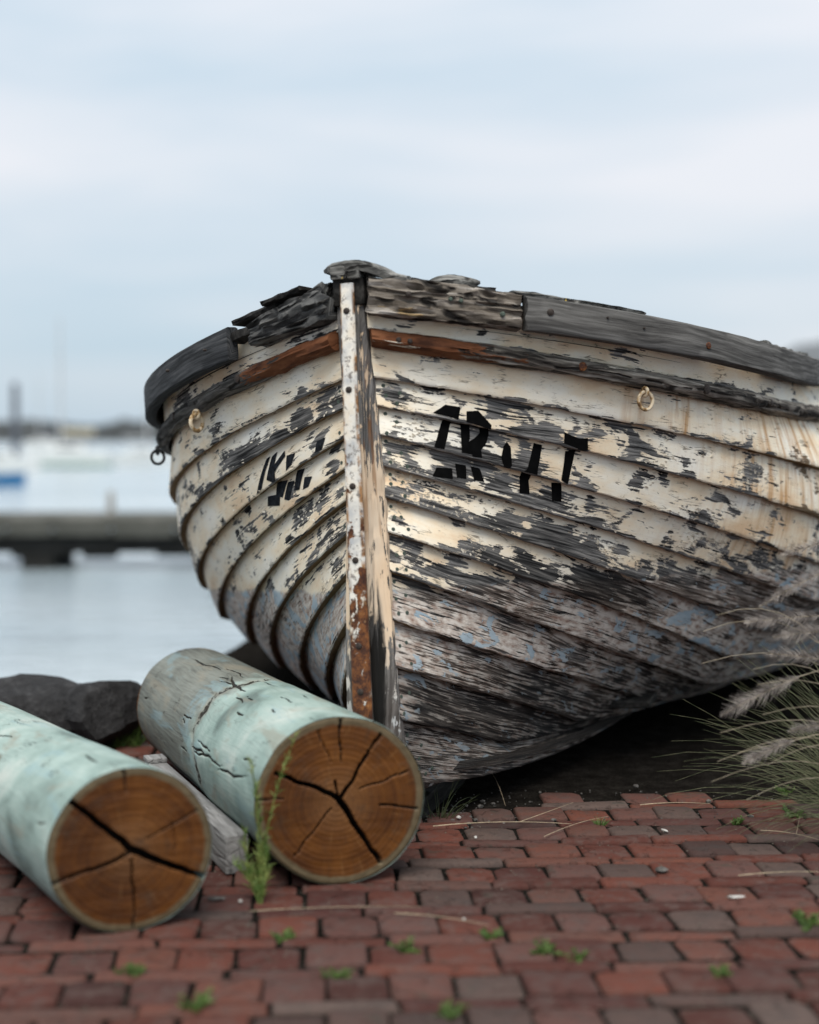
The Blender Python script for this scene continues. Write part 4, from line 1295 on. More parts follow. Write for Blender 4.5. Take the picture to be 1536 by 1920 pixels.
# rounded timber head standing behind the right gunwale
p = to_local(hull_curve(0, [.060])[0], 1)[0]
vs, fs = [], []
for i in range(15):
    f = i / 14
    r_ = .026 * (math.sin(math.pi * (.08 + .9 * f)) ** .55) * (1.1 - .5 * f)
    for q in range(14):
        a = 2 * math.pi * q / 14
        g_ = 1 + .12 * nz((i * .6, q * .8, 4))
        vs.append((r_ * math.cos(a) * g_, (f - .5) * .115, r_ * math.sin(a) * g_ * .95))
for i in range(14):
    for q in range(14):
        a, b = i * 14 + q, i * 14 + (q + 1) % 14
        fs.append((a, b, b + 14, a + 14))
fs.append(tuple(range(14))); fs.append(tuple(14 * 14 + q for q in range(14)))
tag(link('timber_head', fixn(mesh('timber_head', vs, fs, True)), M_LICHEN, boat, (p[0] + .06, p[1] + .0, p[2] + .098), (0, 0, R(195))), 'rounded grey timber head behind the gunwale')
# ---- deck, thwarts and floor inside
def deck(name, f0, f1, dz, mat, n=24):
    f = np.linspace(f0, f1, n)
    P = hull_curve(0, f * tmax(0))
    vs, fs = [], []
    for p in P:
        for s in np.linspace(-1, 1, 9):
            vs.append((p[0], s * (p[1] - .03), p[2] + KB + dz + .02 * (1 - s * s)))
    for i in range(n - 1):
        for q in range(8):
            a = i * 9 + q
            fs.append((a, a + 9, a + 10, a + 1))
    return link(name, mesh(name, vs, fs, True), mat, boat)
deck('foredeck', .004, .42, .0, M_DARKWOOD)
for u in (1.15, 1.75, 2.4):
    link('thwart', box_me('thwart', .24, 1.9, .03, .005, 2), M_GREYW, boat, (u * S_, 0, KB - .34 * S_))
link('floor', box_me('floor', 3.2, 1.0, .02, .004, 1), M_DARKWOOD, boat, (UMID * S_, 0, KB - .93 * S_))
# ---- rings, bolts
def place(o, p, nn_):
    o.location = p; o.rotation_mode = 'QUATERNION'; o.rotation_quaternion = nn_.to_track_quat('Z', 'Y')
def ring(side, t, rad, thick, mat, z, label, tw, out=.030, turn=0.0):
    P = hull_curve(1, [t - .004, t, t + .004])
    T = unit(P[2] - P[0]); o_ = np.array([T[1], -T[0], 0]); o_ = o_ if o_[1] > 0 else -o_
    o_ = unit(o_)
    p = P[1] + o_ * out + np.array([0, 0, z])
    L_ = Vector(to_local(p, side)[0]); nv = Vector((o_[0], -side * o_[1], 0)); tv = Vector((T[0], -side * T[1], 0)).normalized()
    rg = link('mooring_ring', torus_me('mooring_ring', rad, thick, 36, 10, .0006), mat, boat)
    # the ring hangs nearly flat against the planking
    zax = (nv * math.cos(turn) + tv * math.sin(turn)).normalized()
    xax = Vector((0, 0, 1)).cross(zax).normalized()
    M3 = Matrix((xax, zax.cross(xax), zax)).transposed()
    rg.matrix_local = Matrix.Translation(L_ + Vector((0, 0, -rad)) + nv * .004) @ M3.to_4x4()
    tag(rg, label)
    ey = link('eye_bolt', torus_me('eye_bolt', .010, .0042, 20, 8, .0004), mat, rg)
    ey.matrix_local = Matrix.Translation((0, rad, 0)) @ Matrix.Rotation(R(90), 4, 'Y')
    return rg
ring(1, .300, .021, .0044, M_RINGPALE, -.052, 'small rusty ring below the rub rail', 0, .012)
ring(-1, .236, .021, .0052, M_RINGPALE, -.052, 'cream painted ring below the rub rail', 0, .020, R(68))
ring(-1, .54, .019, .0042, M_BLACKRING, -.054, 'black ring hanging at the turn of the bow', 0, .022, R(72))
def stud(side, k, t, off, z, rad, mat, nm='bolt'):
    P = hull_curve(k, [t - .004, t, t + .004]); T = unit(P[2] - P[0]); o_ = np.array([T[1], -T[0], 0]); o_ = unit(o_ if o_[1] > 0 else -o_)
    p = Vector(to_local(P[1] + o_ * off + np.array([0, 0, z]), side)[0])
    me = lathe_me(nm, [(rad, -.004), (rad * .95, .0025), (rad * .55, .0045)], 12)
    place(link(nm, me, mat, boat), p, Vector((o_[0], -side * o_[1], 0)))
for side, k, t, off, z, rad, mt in ((1, 0, .145, .046, .048, .0085, M_BOLT), (1, 0, .378, .046, .034, .0085, M_RUST), (1, 0, .21, .046, .055, .003, M_BOLT), (1, 0, .26, .046, .045, .003, M_BOLT),
                                    (1, 1, .205, .025, rz, .011, M_RUST), (1, 1, .42, .025, rz, .012, M_BOLT), (1, 1, .62, .025, rz, .010, M_BOLT), (1, 1, .022, .026, rz, .006, M_BOLT), (1, 1, .031, .026, rz, .006, M_BOLT),
                                    (1, 0, .028, .044, .052, .007, M_BOLT), (1, 0, .058, .044, .05, .005, M_RIVET), (1, 0, .066, .044, .049, .005, M_RIVET), (1, 0, .10, .044, .03, .006, M_RIVET),
                                    (-1, 1, .13, .026, rz, .010, M_BOLT), (-1, 1, .33, .026, rz, .011, M_BOLT), (-1, 0, .145, .046, .03, .003, M_BOLT), (-1, 0, .24, .046, .03, .004, M_BOLT)):
    stud(side, k, t, off, z, rad, mt)

# ---- lifted curls of old paint along the edges of the bare patches
def wear_at(side, j, t, s):
    w = BASEW[side][j]
    for (sd, jj, t0, s0, rt, rs, a, dd) in WEAR:
        if sd == side and jj == j:
            w += a * math.exp(-(((t - t0) / rt) ** 2) ** 1.5 * .8 - (((s - s0) / max(rs, .2)) ** 2) * .9)
    return w
FL = random.Random(77)
vs, fs = [], []
cnt = 0
for _ in range(9000):
    side = 1 if FL.random() < .7 else -1
    j = FL.randrange(1, 8)
    t = FL.uniform(.01, .95) ** 1.15; s = FL.uniform(.06, .97)
    if (side > 0 and j in (2, 3, 4) and .05 < t < .34) or (side < 0 and j in (3, 4) and t < .2): continue
    w = wear_at(side, j, t, s)
    edge_ = s > .86
    if not (.34 < w < .62) and not (edge_ and FL.random() < .25): continue
    p, nn_ = surf(side, j, t, s, .0006)
    if p.z - KB < (-.594 - .055 * p.x / S_) * S_ + .02: continue
    p2, _n = surf(side, j, t + .01, s, .0006)
    tg = (p2 - p).normalized(); bn = nn_.cross(tg).normalized()
    a = FL.gauss(0, .35)
    ex = tg * math.cos(a) + bn * math.sin(a); ey = nn_.cross(ex).normalized()
    lx, ly = FL.uniform(.004, .012), FL.uniform(.002, .0048)
    curl = FL.uniform(.0008, .0028)
    b0 = len(vs)
    for iy in range(4):
        fy = iy / 3
        for ix in range(4):
            fx = ix / 3 - .5
            jag = .25 * FL.uniform(-1, 1)
            q = p + ex * (fx * lx * (1 + jag)) + ey * ((fy - .5) * ly * (1 + .3 * jag)) + nn_ * (curl * fy * fy)
            vs.append(tuple(q))
    for iy in range(3):
        for ix in range(3):
            c = b0 + iy * 4 + ix
            fs.append((c, c + 1, c + 5, c + 4))
    cnt += 1
    if cnt >= 900: break
M_FLAKE = mat_plain('curled_cream_paint', (.80, .73, .61), .7, .14, 60, 0, .15)
tag(link('paint_flakes', mesh('paint_flakes', vs, fs, True), M_FLAKE, boat), kind='stuff')

# ---------------------------------------------------------------- treated pine logs
def log(center, rad, theta, length, cracks, seed, label, rad_far, grey_fn, scar_at=None, n_checks=50):
    """axis runs from the near end (origin) along local +y"""
    root = tag(empty('log', (center[0], center[1], 0), theta), label, 'log', 'treated pine logs lying on the bricks')
    def lumps(a, y):
        return 1 + .026 * nz((math.cos(a) * 1.2, math.sin(a) * 1.2, y * 2.6 + seed)) + .007 * nz((math.cos(a) * 4, math.sin(a) * 4, y * 6 + seed))
    def R_at(y): return rad + (rad_far - rad) * (y / length)
    na, nl = 420, 220
    w = na + 1
    AA, YY = np.meshgrid(2 * math.pi * np.arange(w) / na + math.pi * 1.5, length * np.arange(nl + 1) / nl)
    RR = np.zeros_like(AA); SV = np.zeros_like(AA); GG = np.zeros_like(AA)
    for i in range(nl + 1):
        y = length * i / nl
        for k in range(w):
            a = AA[i, k]
            ca, sa = math.cos(a), math.sin(a)
            r = R_at(y) * lumps(a, y)
            if scar_at is not None:
                wob = scar_at + .05 * math.sin(a - .8) + .05 * nz((ca * 2, sa * 2, seed)) + .012 * nz((ca * 7, sa * 7, seed))
                dv = abs(y - wob)
                SV[i, k] = math.exp(-(dv / .030) ** 2) * (.80 + .5 * nz((ca * 3.1, sa * 3.1, seed + 3)))
                r -= .005 * math.exp(-(dv / .012) ** 2) * max(0, .6 + .9 * nz((ca * 5, sa * 5, seed + 8)))
                if y > wob: r -= .0025
            RR[i, k] = r
    RR[0] *= .994; RR[-1] *= .97
    # drying checks: real grooves running along the grain
    cr_rnd = random.Random(int(seed * 10))
    for q in range(n_checks):
        y0 = cr_rnd.uniform(.05, length - .05); a0 = cr_rnd.uniform(.1, math.pi * 1.05) if cr_rnd.random() < .85 else cr_rnd.uniform(0, 6.28)
        ln = cr_rnd.choice((.05, .07, .1, .16, .24, .34)) * cr_rnd.uniform(.7, 1.3)
        slope = cr_rnd.gauss(.10, .10); w0 = cr_rnd.uniform(.0014, .0022) * (1.3 if ln > .12 else 1)
        da = (AA - a0 + math.pi) % (2 * math.pi) - math.pi
        wig = .004 * np.sin(YY * cr_rnd.uniform(14, 40) + q) + .0012 * np.sin(YY * cr_rnd.uniform(60, 110) + q * 2)
        dc = np.abs(da * rad - slope * (YY - y0) - wig)
        ww = w0 * np.clip(1 - ((YY - y0) / (ln / 2)) ** 2, 0, 1) + 1e-6
        GG = np.maximum(GG, np.clip(1.35 - dc / ww, 0, 1) * (ww > 2e-6))
    RR = RR - GG * .006
    ZC = R_at(YY)
    SK = .16 * np.clip(1 - YY / .35, 0, 1)          # the near end is not cut quite square
    vs = np.stack([RR * np.cos(AA), YY - SK * RR * np.cos(AA), ZC + RR * np.sin(AA)], -1).reshape(-1, 3)
    uvs = np.stack([YY, AA * rad], -1).reshape(-1, 2)
    gr = [grey_fn(y, a) for y, a in zip(YY.ravel(), AA.ravel())]
    fs = []
    for i in range(nl):
        for k in range(na):
            a = i * w + k
            fs.append((a, a + w, a + w + 1, a + 1))
    bark = link('trunk', mesh('trunk', vs, fs, True, uvs, {'grey': ('FLOAT', gr), 'scar': ('FLOAT', SV.ravel()), 'groove': ('FLOAT', GG.ravel())}), mat_log_side('pale_green_treated_timber', seed), root)
    # sawn end with drying cracks cut into it
    segs = []
    for pts, wd, dp in cracks:
        fine_ = []
        for (p, q) in zip(pts, pts[1:]):
            n_ = max(2, int(math.dist(p, q) / .05))
            for i in range(n_):
                f = i / n_
                x, z = p[0] + (q[0] - p[0]) * f, p[1] + (q[1] - p[1]) * f
                x += .022 * nz((x * 7, z * 7, seed)); z += .022 * nz((x * 7, z * 7, seed + 4))
                fine_.append((x, z))
        fine_.append(pts[-1])
        segs.append((np.array(fine_) * rad, wd, dp))
    n_r, n_a = 92, 300
    vs, rel, ck, fs = [], [], [], []
    P2 = []
    for i in range(n_r + 1):
        g = i / n_r
        for k in range(n_a):
            a = 2 * math.pi * k / n_a
            r = g * rad * lumps(a, 0) * .994
            P2.append((r * math.cos(a), r * math.sin(a)))
            rel.append(g)
    P2 = np.array(P2)
    depth = np.zeros(len(P2))
    for F, wd, dp in segs:
        A, B_ = F[:-1], F[1:]
        best = np.full(len(P2), 9.0); par = np.zeros(len(P2))
        for i in range(len(A)):
            ab = B_[i] - A[i]; l2 = (ab ** 2).sum() + 1e-12
            t = np.clip(((P2 - A[i]) @ ab) / l2, 0, 1)
            dd = np.linalg.norm(P2 - (A[i] + t[:, None] * ab), axis=1)
            better = dd < best
            best[better] = dd[better]; par[better] = (i + t[better]) / len(A)
        ww = wd * (1.15 - .55 * par)
        depth = np.maximum(depth, dp * np.clip(1.6 - best / ww, 0, 1))
    for (x, z), dpt, re in zip(P2, depth, rel):
        edge = .004 * max(0, (re - .975) / .025)
        saw = .0012 * nz((x * 22, z * 22, seed)) + .0006 * nz((x * 3, z * 90, seed))
        vs.append((x, dpt + edge + saw - .0005 - .16 * x, rad + z)); ck.append(min(1, dpt / .02))
    for i in range(n_r):
        for k in range(n_a):
            a, b = i * n_a + k, i * n_a + (k + 1) % n_a
            fs.append((a, b, b + n_a, a + n_a))
    me = mesh('sawn_end', [(x, y, z - rad) for x, y, z in vs], fs, True, None, {'rel': ('FLOAT', rel), 'crack': ('FLOAT', ck)})
    e = link('sawn_end', me, mat_log_end('orange_brown_end_grain', seed), root, (0, 0, rad))
    tag(e, 'orange brown sawn end with dark star cracks')
    link('far_end', lathe_me('far_end', [(rad_far * .985, -.004), (rad_far * .97, .004), (.01, .006)], 48), e.data.materials[0], root, (0, length, rad_far), (R(-90), 0, 0))
    return root
th_r, th_l = math.atan(1124 / 2700), R(32)
def gfun(y, a):
    return .15 + .75 * min(1, max(0, (y - .42) / .35)) + .1 * math.sin(a)
log((-.140, 2.858), .172, th_r, 1.20,
    [([(0, 0), (-.1, .08), (-.38, .21), (-.74, .36)], .0034, .05), ([(0, 0), (.13, -.21), (.22, -.37), (.48, -.77)], .0040, .05), ([(.02, .03), (.165, .26), (.32, .51), (.48, .75)], .0030, .045),
     ([(.01, .95), (.02, .45)], .0016, .02), ([(-.24, .84), (-.1, .45)], .0011, .010), ([(.24, .12), (.86, .31)], .0012, .012), ([(.48, -.08), (.94, -.15)], .0014, .014),
     ([(-.1, -.1), (-.3, -.34), (-.53, -.62)], .0015, .016), ([(-.98, .07), (-.65, .05)], .0012, .01), ([(-.05, .22), (0, 0)], .0018, .03)],
    1.3, 'pale green treated log with cracked orange end, lying against the old boat', .160, gfun, .50)
log((-.506, 2.583), .151, th_l, 1.5,
    [([(0, 0), (-.1, .12), (-.34, .33), (-.72, .68), (-.8, .75)], .0042, .05), ([(0, 0), (.3, -.16), (.6, -.31), (.88, -.44)], .0046, .05), ([(0, -.03), (-.32, -.16), (-.56, -.2), (-.95, -.32)], .0028, .045),
     ([(-.09, .97), (-.05, .7)], .0014, .014), ([(.2, .12), (.85, .41)], .0012, .012), ([(0, -.12), (.03, -.6), (.02, -.96)], .0016, .018), ([(.5, .3), (.55, 0), (.5, -.15)], .0008, .006)],
    6.1, 'pale green treated log at the left edge, split by a wide diagonal crack', .130, lambda y, a: .05 + .06 * math.sin(a * 2), None, 24)
# chock timber between the logs
bt = math.atan2(.30, .71)
ck_ = tag(empty('timber_chock', (-.356, 2.935, 0), bt), 'grey weathered timber chock wedged between the two logs', 'timber')
link('beam', box_me('beam', .048, .76, .078, .002, 2, 0, 0, 2, off=(.0, .38, 0)), M_GREYW, ck_)
link('raised_end', box_me('raised_end', .05, .055, .012, .003, 2, .001), M_GREYW, ck_, (0, .745, .0785))

# ---------------------------------------------------------------- plants
def ribbon(vs, fs, pts, w0, w1, tw=None, mid=False):
    """tapered blade along pts, folded lightly along the middle"""
    b0 = len(vs)
    n = len(pts)
    for i, p in enumerate(pts):
        t = (pts[min(i + 1, n - 1)] - pts[max(i - 1, 0)]).normalized()
        sd = t.cross(tw or Vector((0, -1, .2)))
        if sd.length < 1e-4: sd = Vector((1, 0, 0))
        sd.normalize()
        w = w0 + (w1 - w0) * (i / (n - 1))
        up = sd.cross(t)
        vs += [tuple(p - sd * w), tuple(p + up * w * .5), tuple(p + sd * w)]
    for i in range(n - 1):
        a = b0 + i * 3
        fs += [(a, a + 1, a + 4, a + 3), (a + 1, a + 2, a + 5, a + 4)]
def arcpts(p0, d0, ln, droop, n=7):
    pts = [p0.copy()]; d = d0.normalized(); st = ln / (n - 1)
    for i in range(n - 1):
        d = (d + Vector((0, 0, -droop / (n - 1)))).normalized()
        pts.append(pts[-1] + d * st)
    return pts
def bez(a, b, c, n=9):
    return [a * (1 - t) ** 2 + b * 2 * t * (1 - t) + c * t * t for t in [i / (n - 1) for i in range(n)]]
GR = random.Random(21)
M_DARKGRASS = mat_leaf('dark_thin_grass', (.012, .02, .006), (.04, .05, .018))  # darker green for the thin grass at the stem foot
def tuft(name, loc, nb, h, spread, mat, label, cat='weed', group=None, wide=.0016, leafy=False):
    vs, fs = [], []
    for i in range(nb):
        a = GR.uniform(0, 2 * math.pi)
        p0 = Vector((math.cos(a), math.sin(a), 0)) * GR.uniform(0, spread * .3)
        d0 = Vector((math.cos(a) * GR.uniform(.1, .9), math.sin(a) * GR.uniform(.1, .9), 1))
        ln = h * GR.uniform(.5, 1.1)
        pts = arcpts(p0, d0, ln, GR.uniform(.2, 1.3), 5)
        if leafy:
            b0 = len(vs)
            ribbon(vs, fs, pts, wide * .4, wide * .3)
            for q in range(1, 5):
                for s in (-1, 1):
                    e = pts[q] + Vector((GR.uniform(-1, 1), GR.uniform(-1, 1), GR.uniform(.1, .8))).normalized() * h * .32
                    md = (pts[q] + e) / 2
                    ribbon(vs, fs, [pts[q], md, e], wide * 1.1, wide * .2)
        else:
            ribbon(vs, fs, pts, wide, wide * .15)
    o = link(name, mesh(name, vs, fs, True), mat, loc=loc)
    return tag(o, label, cat, group)
WG = 'weeds growing in the brick joints'
weeds = [(246, 1826, 12, .030, 'small green weed in front of the left log end, below its middle', True),
         (366, 1892, 16, .036, 'small green weed at the bottom edge below the gap between the logs', True),
         (630, 1832, 12, .026, 'yellowish weed in the bricks in front of the right log', True),
         (762, 1782, 12, .028, 'thin weed in the bricks just right of the right log end', True),
         (846, 1905, 12, .034, 'pale weed at the bottom edge, middle of the picture', True),
         (922, 1756, 12, .024, 'bright green weed left of the pair of weeds on the open bricks', True),
         (1019, 1784, 12, .026, 'dark green weed in the middle of the open bricks', True),
         (1082, 1796, 8, .028, 'lone seedling in the middle right of the open bricks', True),
         (1352, 1826, 14, .022, 'low flat weed towards the lower right corner', True),
         (1514, 1738, 18, .034, 'leafy green weed at the right picture edge', True),
         (1126, 1548, 40, .034, 'upright green grass tuft on the bricks before the hull', False),
         (532, 1758, 16, .022, 'small weed on the bricks below the tall feathery weed', True),
         (1382, 1542, 10, .022, 'tiny sprout on the bricks left of the fountain grass', True),
         (1488, 1528, 18, .030, 'green weed at the foot of the fountain grass', True),
         (1470, 1486, 14, .026, 'green weed in the shade under the hull beside the fountain grass', True)]
for x, y, nb, h, lb, lf in weeds:
    p = bpx(x, y)
    tuft('weed', (p.x, p.y, -.008), nb, h, .02, M_WEED, lb, 'weed', WG, .0022 if lf else .0014, lf)
p = bpx(825, 1530)
tuft('grass_tuft', (p.x, p.y, -.008), 16, .12, .09, M_DARKGRASS, 'dark thin grass growing at the foot of the stem', 'grass', None, .0012)
# grass by the boulders
vs, fs = [], []
for i in range(420):
    q = bpx(GR.uniform(128, 262), GR.uniform(1384, 1402))
    ribbon(vs, fs, arcpts(Vector((q.x, q.y, -.01)), Vector((GR.uniform(-.6, .6), GR.uniform(-.5, .5), 1)), GR.uniform(.04, .085) * (1 if GR.random() < .9 else 1.5), GR.uniform(.2, 1.2), 5), .0016, .0003)
tag(link('grass', mesh('grass', vs, fs, True), M_WEED), 'strip of short green grass between the boulders and the bricks', 'grass', kind='stuff')
# tall feathery weed before the right log
p = bpx(486, 1690)
fw = tag(empty('tall_weed', (p.x, p.y, -.008)), 'tall feathery yellow green weed standing before the right log', 'weed')
for k, (dx, dz, ln, bend) in enumerate(((-.01, 1, .285, .04), (.015, 1, .33, -.25), (.0, 1, .24, .10), (.02, 1, .13, .1), (-.045, 1, .08, .2), (-.02, 1, .15, -.1), (.03, 1, .09, .1), (-.02, 1, .07, .1), (.015, 1, .11, -.1))):
    vs, fs = [], []
    b = Vector((GR.uniform(-.012, .012), GR.uniform(-.012, .012), 0))
    tip = b + Vector((dx * .9 + (.06 if k == 1 else -.01), GR.uniform(-.02, .02), ln))
    cp = (b + tip) / 2 + Vector((bend * .12, 0, 0))
    pts = bez(b, cp, tip, 14)
    ribbon(vs, fs, pts, .0014, .0007)
    for i in range(2, 14):
        dense = 5 if i > 8 else (3 if i > 5 else 2)
        if k > 2: dense = 5
        for q in range(dense):
            o_ = pts[i] - (pts[i] - pts[i - 1]) * GR.random()
            dr = (Vector((GR.uniform(-1, 1), GR.uniform(-1, 1), GR.uniform(.5, 1.6)))).normalized()
            l_ = GR.uniform(.014, .028) * (1.0 if i < 12 else .8)
            ribbon(vs, fs, [o_, o_ + dr * l_ * .6, o_ + dr * l_ + Vector((0, 0, -.002))], .0012, .0003)
    link('frond', mesh('frond', vs, fs, True), M_FEATHER, fw)

# fountain grass at the right edge
fg = tag(empty('fountain_grass', (1.13, 3.22, -.01)), 'fountain grass with mauve bottlebrush plumes leaning in at the right edge', 'ornamental grass')
def fl(v): return Vector(v) - Vector((1.13, 3.22, -.01))
vs, fs = [], []
for i in range(460):
    a = GR.uniform(0, 2 * math.pi)
    b = Vector((math.cos(a), math.sin(a) * .8, 0)) * GR.uniform(0, .13)
    az = GR.gauss(math.pi, .75) if GR.random() < .5 else GR.uniform(0, 2 * math.pi)
    tl = GR.uniform(.35, 1.25)
    d0 = Vector((math.cos(az) * tl, math.sin(az) * tl * .7, 1.0))
    ribbon(vs, fs, arcpts(b, d0, GR.uniform(.22, .56), GR.uniform(.4, 1.5), 8), GR.uniform(.0007, .0013), .0002)
link('blades', mesh('blades', vs, fs, True), M_GRASSBLADE, fg)
tag(fg.children[0], kind='stuff')
def at(x, y, Y):
    """point in the photograph's direction at distance Y ahead"""
    c, s = math.cos(math.atan(140 / 2700)), math.sin(math.atan(140 / 2700))
    d = Vector(((x - 768) / 2700, c + (960 - y) / 2700 * s, -s + (960 - y) / 2700 * c))
    return Vector((0, 0, CAM_H)) + d * (Y / d.y)
def plume(tip, base, Y0, Y1, rad, ln, sag, root):
    tipw, basew = fl(at(*tip, Y0)), fl(at(*base, Y1))
    foot = Vector((GR.uniform(-.05, .05), GR.uniform(-.05, .05), 0))
    pl = root
    mid = (tipw + basew) / 2 + Vector((0, 0, sag))
    head = bez(basew, mid, tipw, 16)
    vs, fs = [], []
    ctrl = basew + (basew - head[1]).normalized() * .25
    ribbon(vs, fs, bez(foot, ctrl, basew, 10) + head[1:], .0012, .0006)
    s_ = link('stalk', mesh('stalk', vs, fs, True), M_STALK, root)
    vs, fs = [], []
    tot = 620
    for q in range(tot):
        f = GR.random()
        i = min(int(f * 15), 14)
        p = head[i].lerp(head[i + 1], f * 15 - i)
        t = (head[i + 1] - head[i]).normalized()
        r = rad * min(1, (1 - f) * 3.2 + .15) * min(1, f * 5 + .25)
        rd = Vector((GR.gauss(0, 1), GR.gauss(0, 1), GR.gauss(0, 1))); rd = (rd - t * rd.dot(t)).normalized()
        e = p + (rd * .75 + t * GR.uniform(.6, 1.2)).normalized() * r * GR.choice((.8, 1.0, 1.2, 1.7))
        ribbon(vs, fs, [p, (p + e) / 2 + rd * r * .08, e], .00036, .00008, rd.cross(t))
    link('plume', mesh('plume', vs, fs, True), M_PLUME, s_)
for tip, base, Y0, Y1, rad in (((1352, 1342), (1500, 1268), 3.0, 3.05, .024), ((1462, 1042), (1590, 1008), 3.15, 3.2, .016), ((1424, 1138), (1560, 1064), 3.1, 3.15, .015), ((1396, 1168), (1540, 1155), 3.1, 3.15, .024),
                               ((1392, 1432), (1490, 1388), 2.98, 3.02, .018), ((1436, 1226), (1560, 1240), 3.1, 3.15, .022), ((1478, 1372), (1590, 1352), 3.05, 3.1, .018), ((1450, 1195), (1600, 1180), 3.0, 3.05, .022)):
    plume(tip, base, Y0, Y1, rad, .1, .006, fg)
# long wiry flower stalks with bare tips
vs, fs = [], []
for tip, Y in (((1342, 1154), 3.05), ((1318, 1184), 3.1), ((1350, 1374), 3.0), ((1334, 1466), 2.98), ((1316, 1244), 3.1), ((1345, 1428), 3.0), ((1420, 1284), 3.0), ((1384, 1412), 3.0), ((1412, 1255), 3.05), ((1430, 1340), 3.0), ((1440, 1434), 3.0), ((1400, 1500), 3.0)):
    t_ = fl(at(*tip, Y)); f_ = Vector((GR.uniform(-.06, .08), GR.uniform(-.06, .06), 0))
    c_ = Vector((f_.x * .6 + t_.x * .4 + .05, (f_.y + t_.y) / 2, max(t_.z, .05) + GR.uniform(.05, .14)))
    ribbon(vs, fs, bez(f_, c_, t_, 12), .0013, .0005)
o = tag(link('wiry_stalks', mesh('wiry_stalks', vs, fs, True), M_STALK, fg), kind='stuff')

# ---------------------------------------------------------------- litter on the bricks
def straw(p0, p1, lift, label, w=.0012, side=None):
    a, b = bpx(*p0), bpx(*p1)
    a.z = b.z = .004
    vs, fs = [], []
    o0 = a.copy(); o0.z = 0
    m_ = (a + b) / 2; m_.z += lift; m_.y += .01
    pts = [p - o0 for p in bez(a, m_, b, 9)]
    ribbon(vs, fs, pts, w, w * .4, Vector((0, -.6, .8)))
    if side:
        q = bpx(*side) ; q.z = .02
        ribbon(vs, fs, [pts[5], (pts[5] + q - o0) / 2, q - o0], w * .7, w * .2, Vector((0, -.6, .8)))
    tag(link('straw', mesh('straw', vs, fs, True), M_STRAW, loc=o0), label, 'straw', 'dry straws on the bricks')
straw((812, 1552), (1072, 1548), .012, 'long pale dry straw on the bricks at the foot of the hull', .0016, (1075, 1520))
straw((1020, 1572), (1140, 1534), .01, 'short straw leaning on the green grass tuft', .001)
straw((470, 1712), (790, 1704), .004, 'thin straw along the brick joint right of the right log', .0010)
straw((740, 1716), (920, 1740), .006, 'fallen straw pointing at the bright green weed', .0012)
straw((1200, 1512), (1332, 1510), .006, 'pale straw in the shade below the hull', .0014)
straw((1384, 1645), (1536, 1638), .003, 'straw along the brick course at the right edge', .0014)
straw((1426, 1560), (1536, 1578), .008, 'dry stem under the fountain grass', .0012, (1500, 1545))
straw((905, 1448), (948, 1514), .06, 'bent dry twig leaning beside the forefoot', .0010)
def chip(x, y, sx, sy, sz, mat, label, rz=0.0, name='pebble', cat='pebble', seed=1):
    p = bpx(x, y)
    bm = bmesh.new(); bmesh.ops.create_icosphere(bm, subdivisions=2, radius=1)
    for v in bm.verts:
        k = 1 + .3 * mn.noise(v.co * 1.4 + Vector((seed * 3.1, seed, 0)))
        v.co = Vector((v.co.x * sx * k, v.co.y * sy * k, (v.co.z * k + .8) * sz))
    me = bpy.data.meshes.new(name); bm.to_mesh(me); bm.free()
    me.polygons.foreach_set('use_smooth', [True] * len(me.polygons)); me.set_sharp_from_angle(angle=R(40))
    tag(link(name, me, mat, loc=(p.x, p.y, .0015), rot=(0, 0, rz)), label, cat, 'pebbles and chips on the bricks')
chip(892, 1573, .004, .005, .003, M_WHITE, 'small white chip on the first brick course before the hull')
chip(1246, 1560, .004, .012, .003, M_WHITE, 'white splinter in a brick joint before the hull', .5, seed=2)
chip(1380, 1684, .018, .006, .002, M_WHITE, 'long white fleck on a brick at right', .1, 'chip', 'chip', 3)
chip(1240, 1636, .014, .012, .006, M_PEBBLE, 'flat grey pebble on the bricks at right', .3, seed=4)
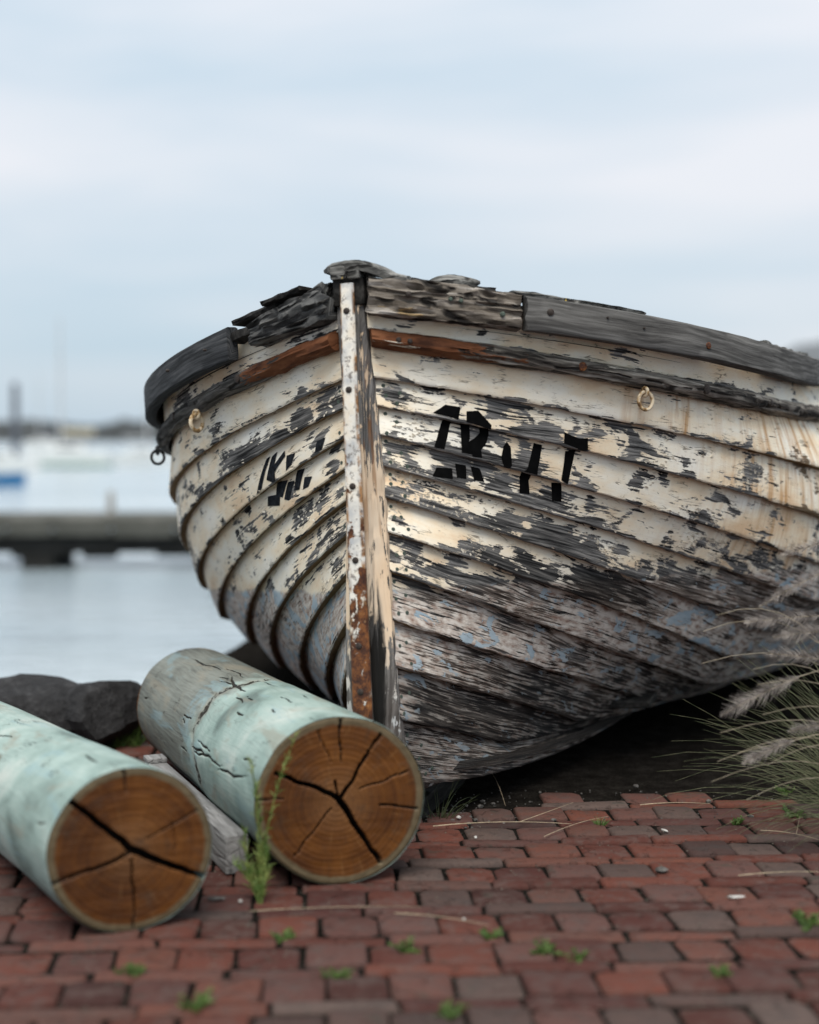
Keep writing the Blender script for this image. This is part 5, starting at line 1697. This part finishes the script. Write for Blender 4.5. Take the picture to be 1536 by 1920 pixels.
chip(860, 1536, .006, .006, .004, M_WHITE, 'white pebble in the dirt at the foot of the stem', 0, seed=5)
chip(870, 1726, .003, .003, .002, M_WHITE, 'tiny white chip beside the fallen straw', 0, seed=6)
chip(451, 1693, .004, .004, .003, M_WHITE, 'white chip under the tall feathery weed', 0, seed=7)
chip(406, 1688, .018, .006, .003, M_PEBBLE, 'flat grey chip at the end of the timber chock', .2, seed=8)
chip(1192, 1478, .008, .006, .005, M_PEBBLE, 'grey pebble in the dark under the hull', .2, seed=9)
# gravel where the bricks end at the boat
vs, fs = [], []
base = bmesh.new(); bmesh.ops.create_icosphere(base, subdivisions=1, radius=1)
bv = [v.co.copy() for v in base.verts]; bf = [tuple(v.index for v in f.verts) for f in base.faces]; base.free()
for i in range(420):
    if i < 190: q = bpx(GR.gauss(905, 45), GR.gauss(1528, 10))
    else: q = bpx(GR.uniform(800, 1500), GR.uniform(1478, 1535))
    s = GR.uniform(.0010, .0032) if GR.random() < .94 else GR.uniform(.004, .008)
    k = Vector((GR.uniform(.7, 1.4), GR.uniform(.7, 1.4), GR.uniform(.5, .9)))
    b0 = len(vs)
    vs += [(q.x + v.x * s * k.x, q.y + v.y * s * k.y, -.006 + (v.z + .5) * s * k.z) for v in bv]
    fs += [tuple(b0 + t for t in f) for f in bf]
tag(link('gravel', mesh('gravel', vs, fs, False), M_PEBBLE), 'grey grit on the soil along the foot of the boat', 'gravel', kind='stuff')

# fine grit and crumbs lying on and between the bricks
vs, fs = [], []
for i in range(1700):
    q = bpx(GR.uniform(0, 1536), 1540 + 380 * GR.random() ** .8)
    s = GR.uniform(.0006, .0017)
    b0 = len(vs)
    z = .0012 if GR.random() < .4 else -.003
    vs += [(q.x + v.x * s * 1.3, q.y + v.y * s, z + (v.z + .3) * s * .7) for v in bv]
    fs += [tuple(b0 + t for t in f) for f in bf]
tag(link('brick_grit', mesh('brick_grit', vs, fs, False), mat_plain('sandy_grit', (.13, .115, .095), .9, .6, 20, 0, .05)), 'fine sandy grit scattered over the brick paving', 'grit', kind='stuff')
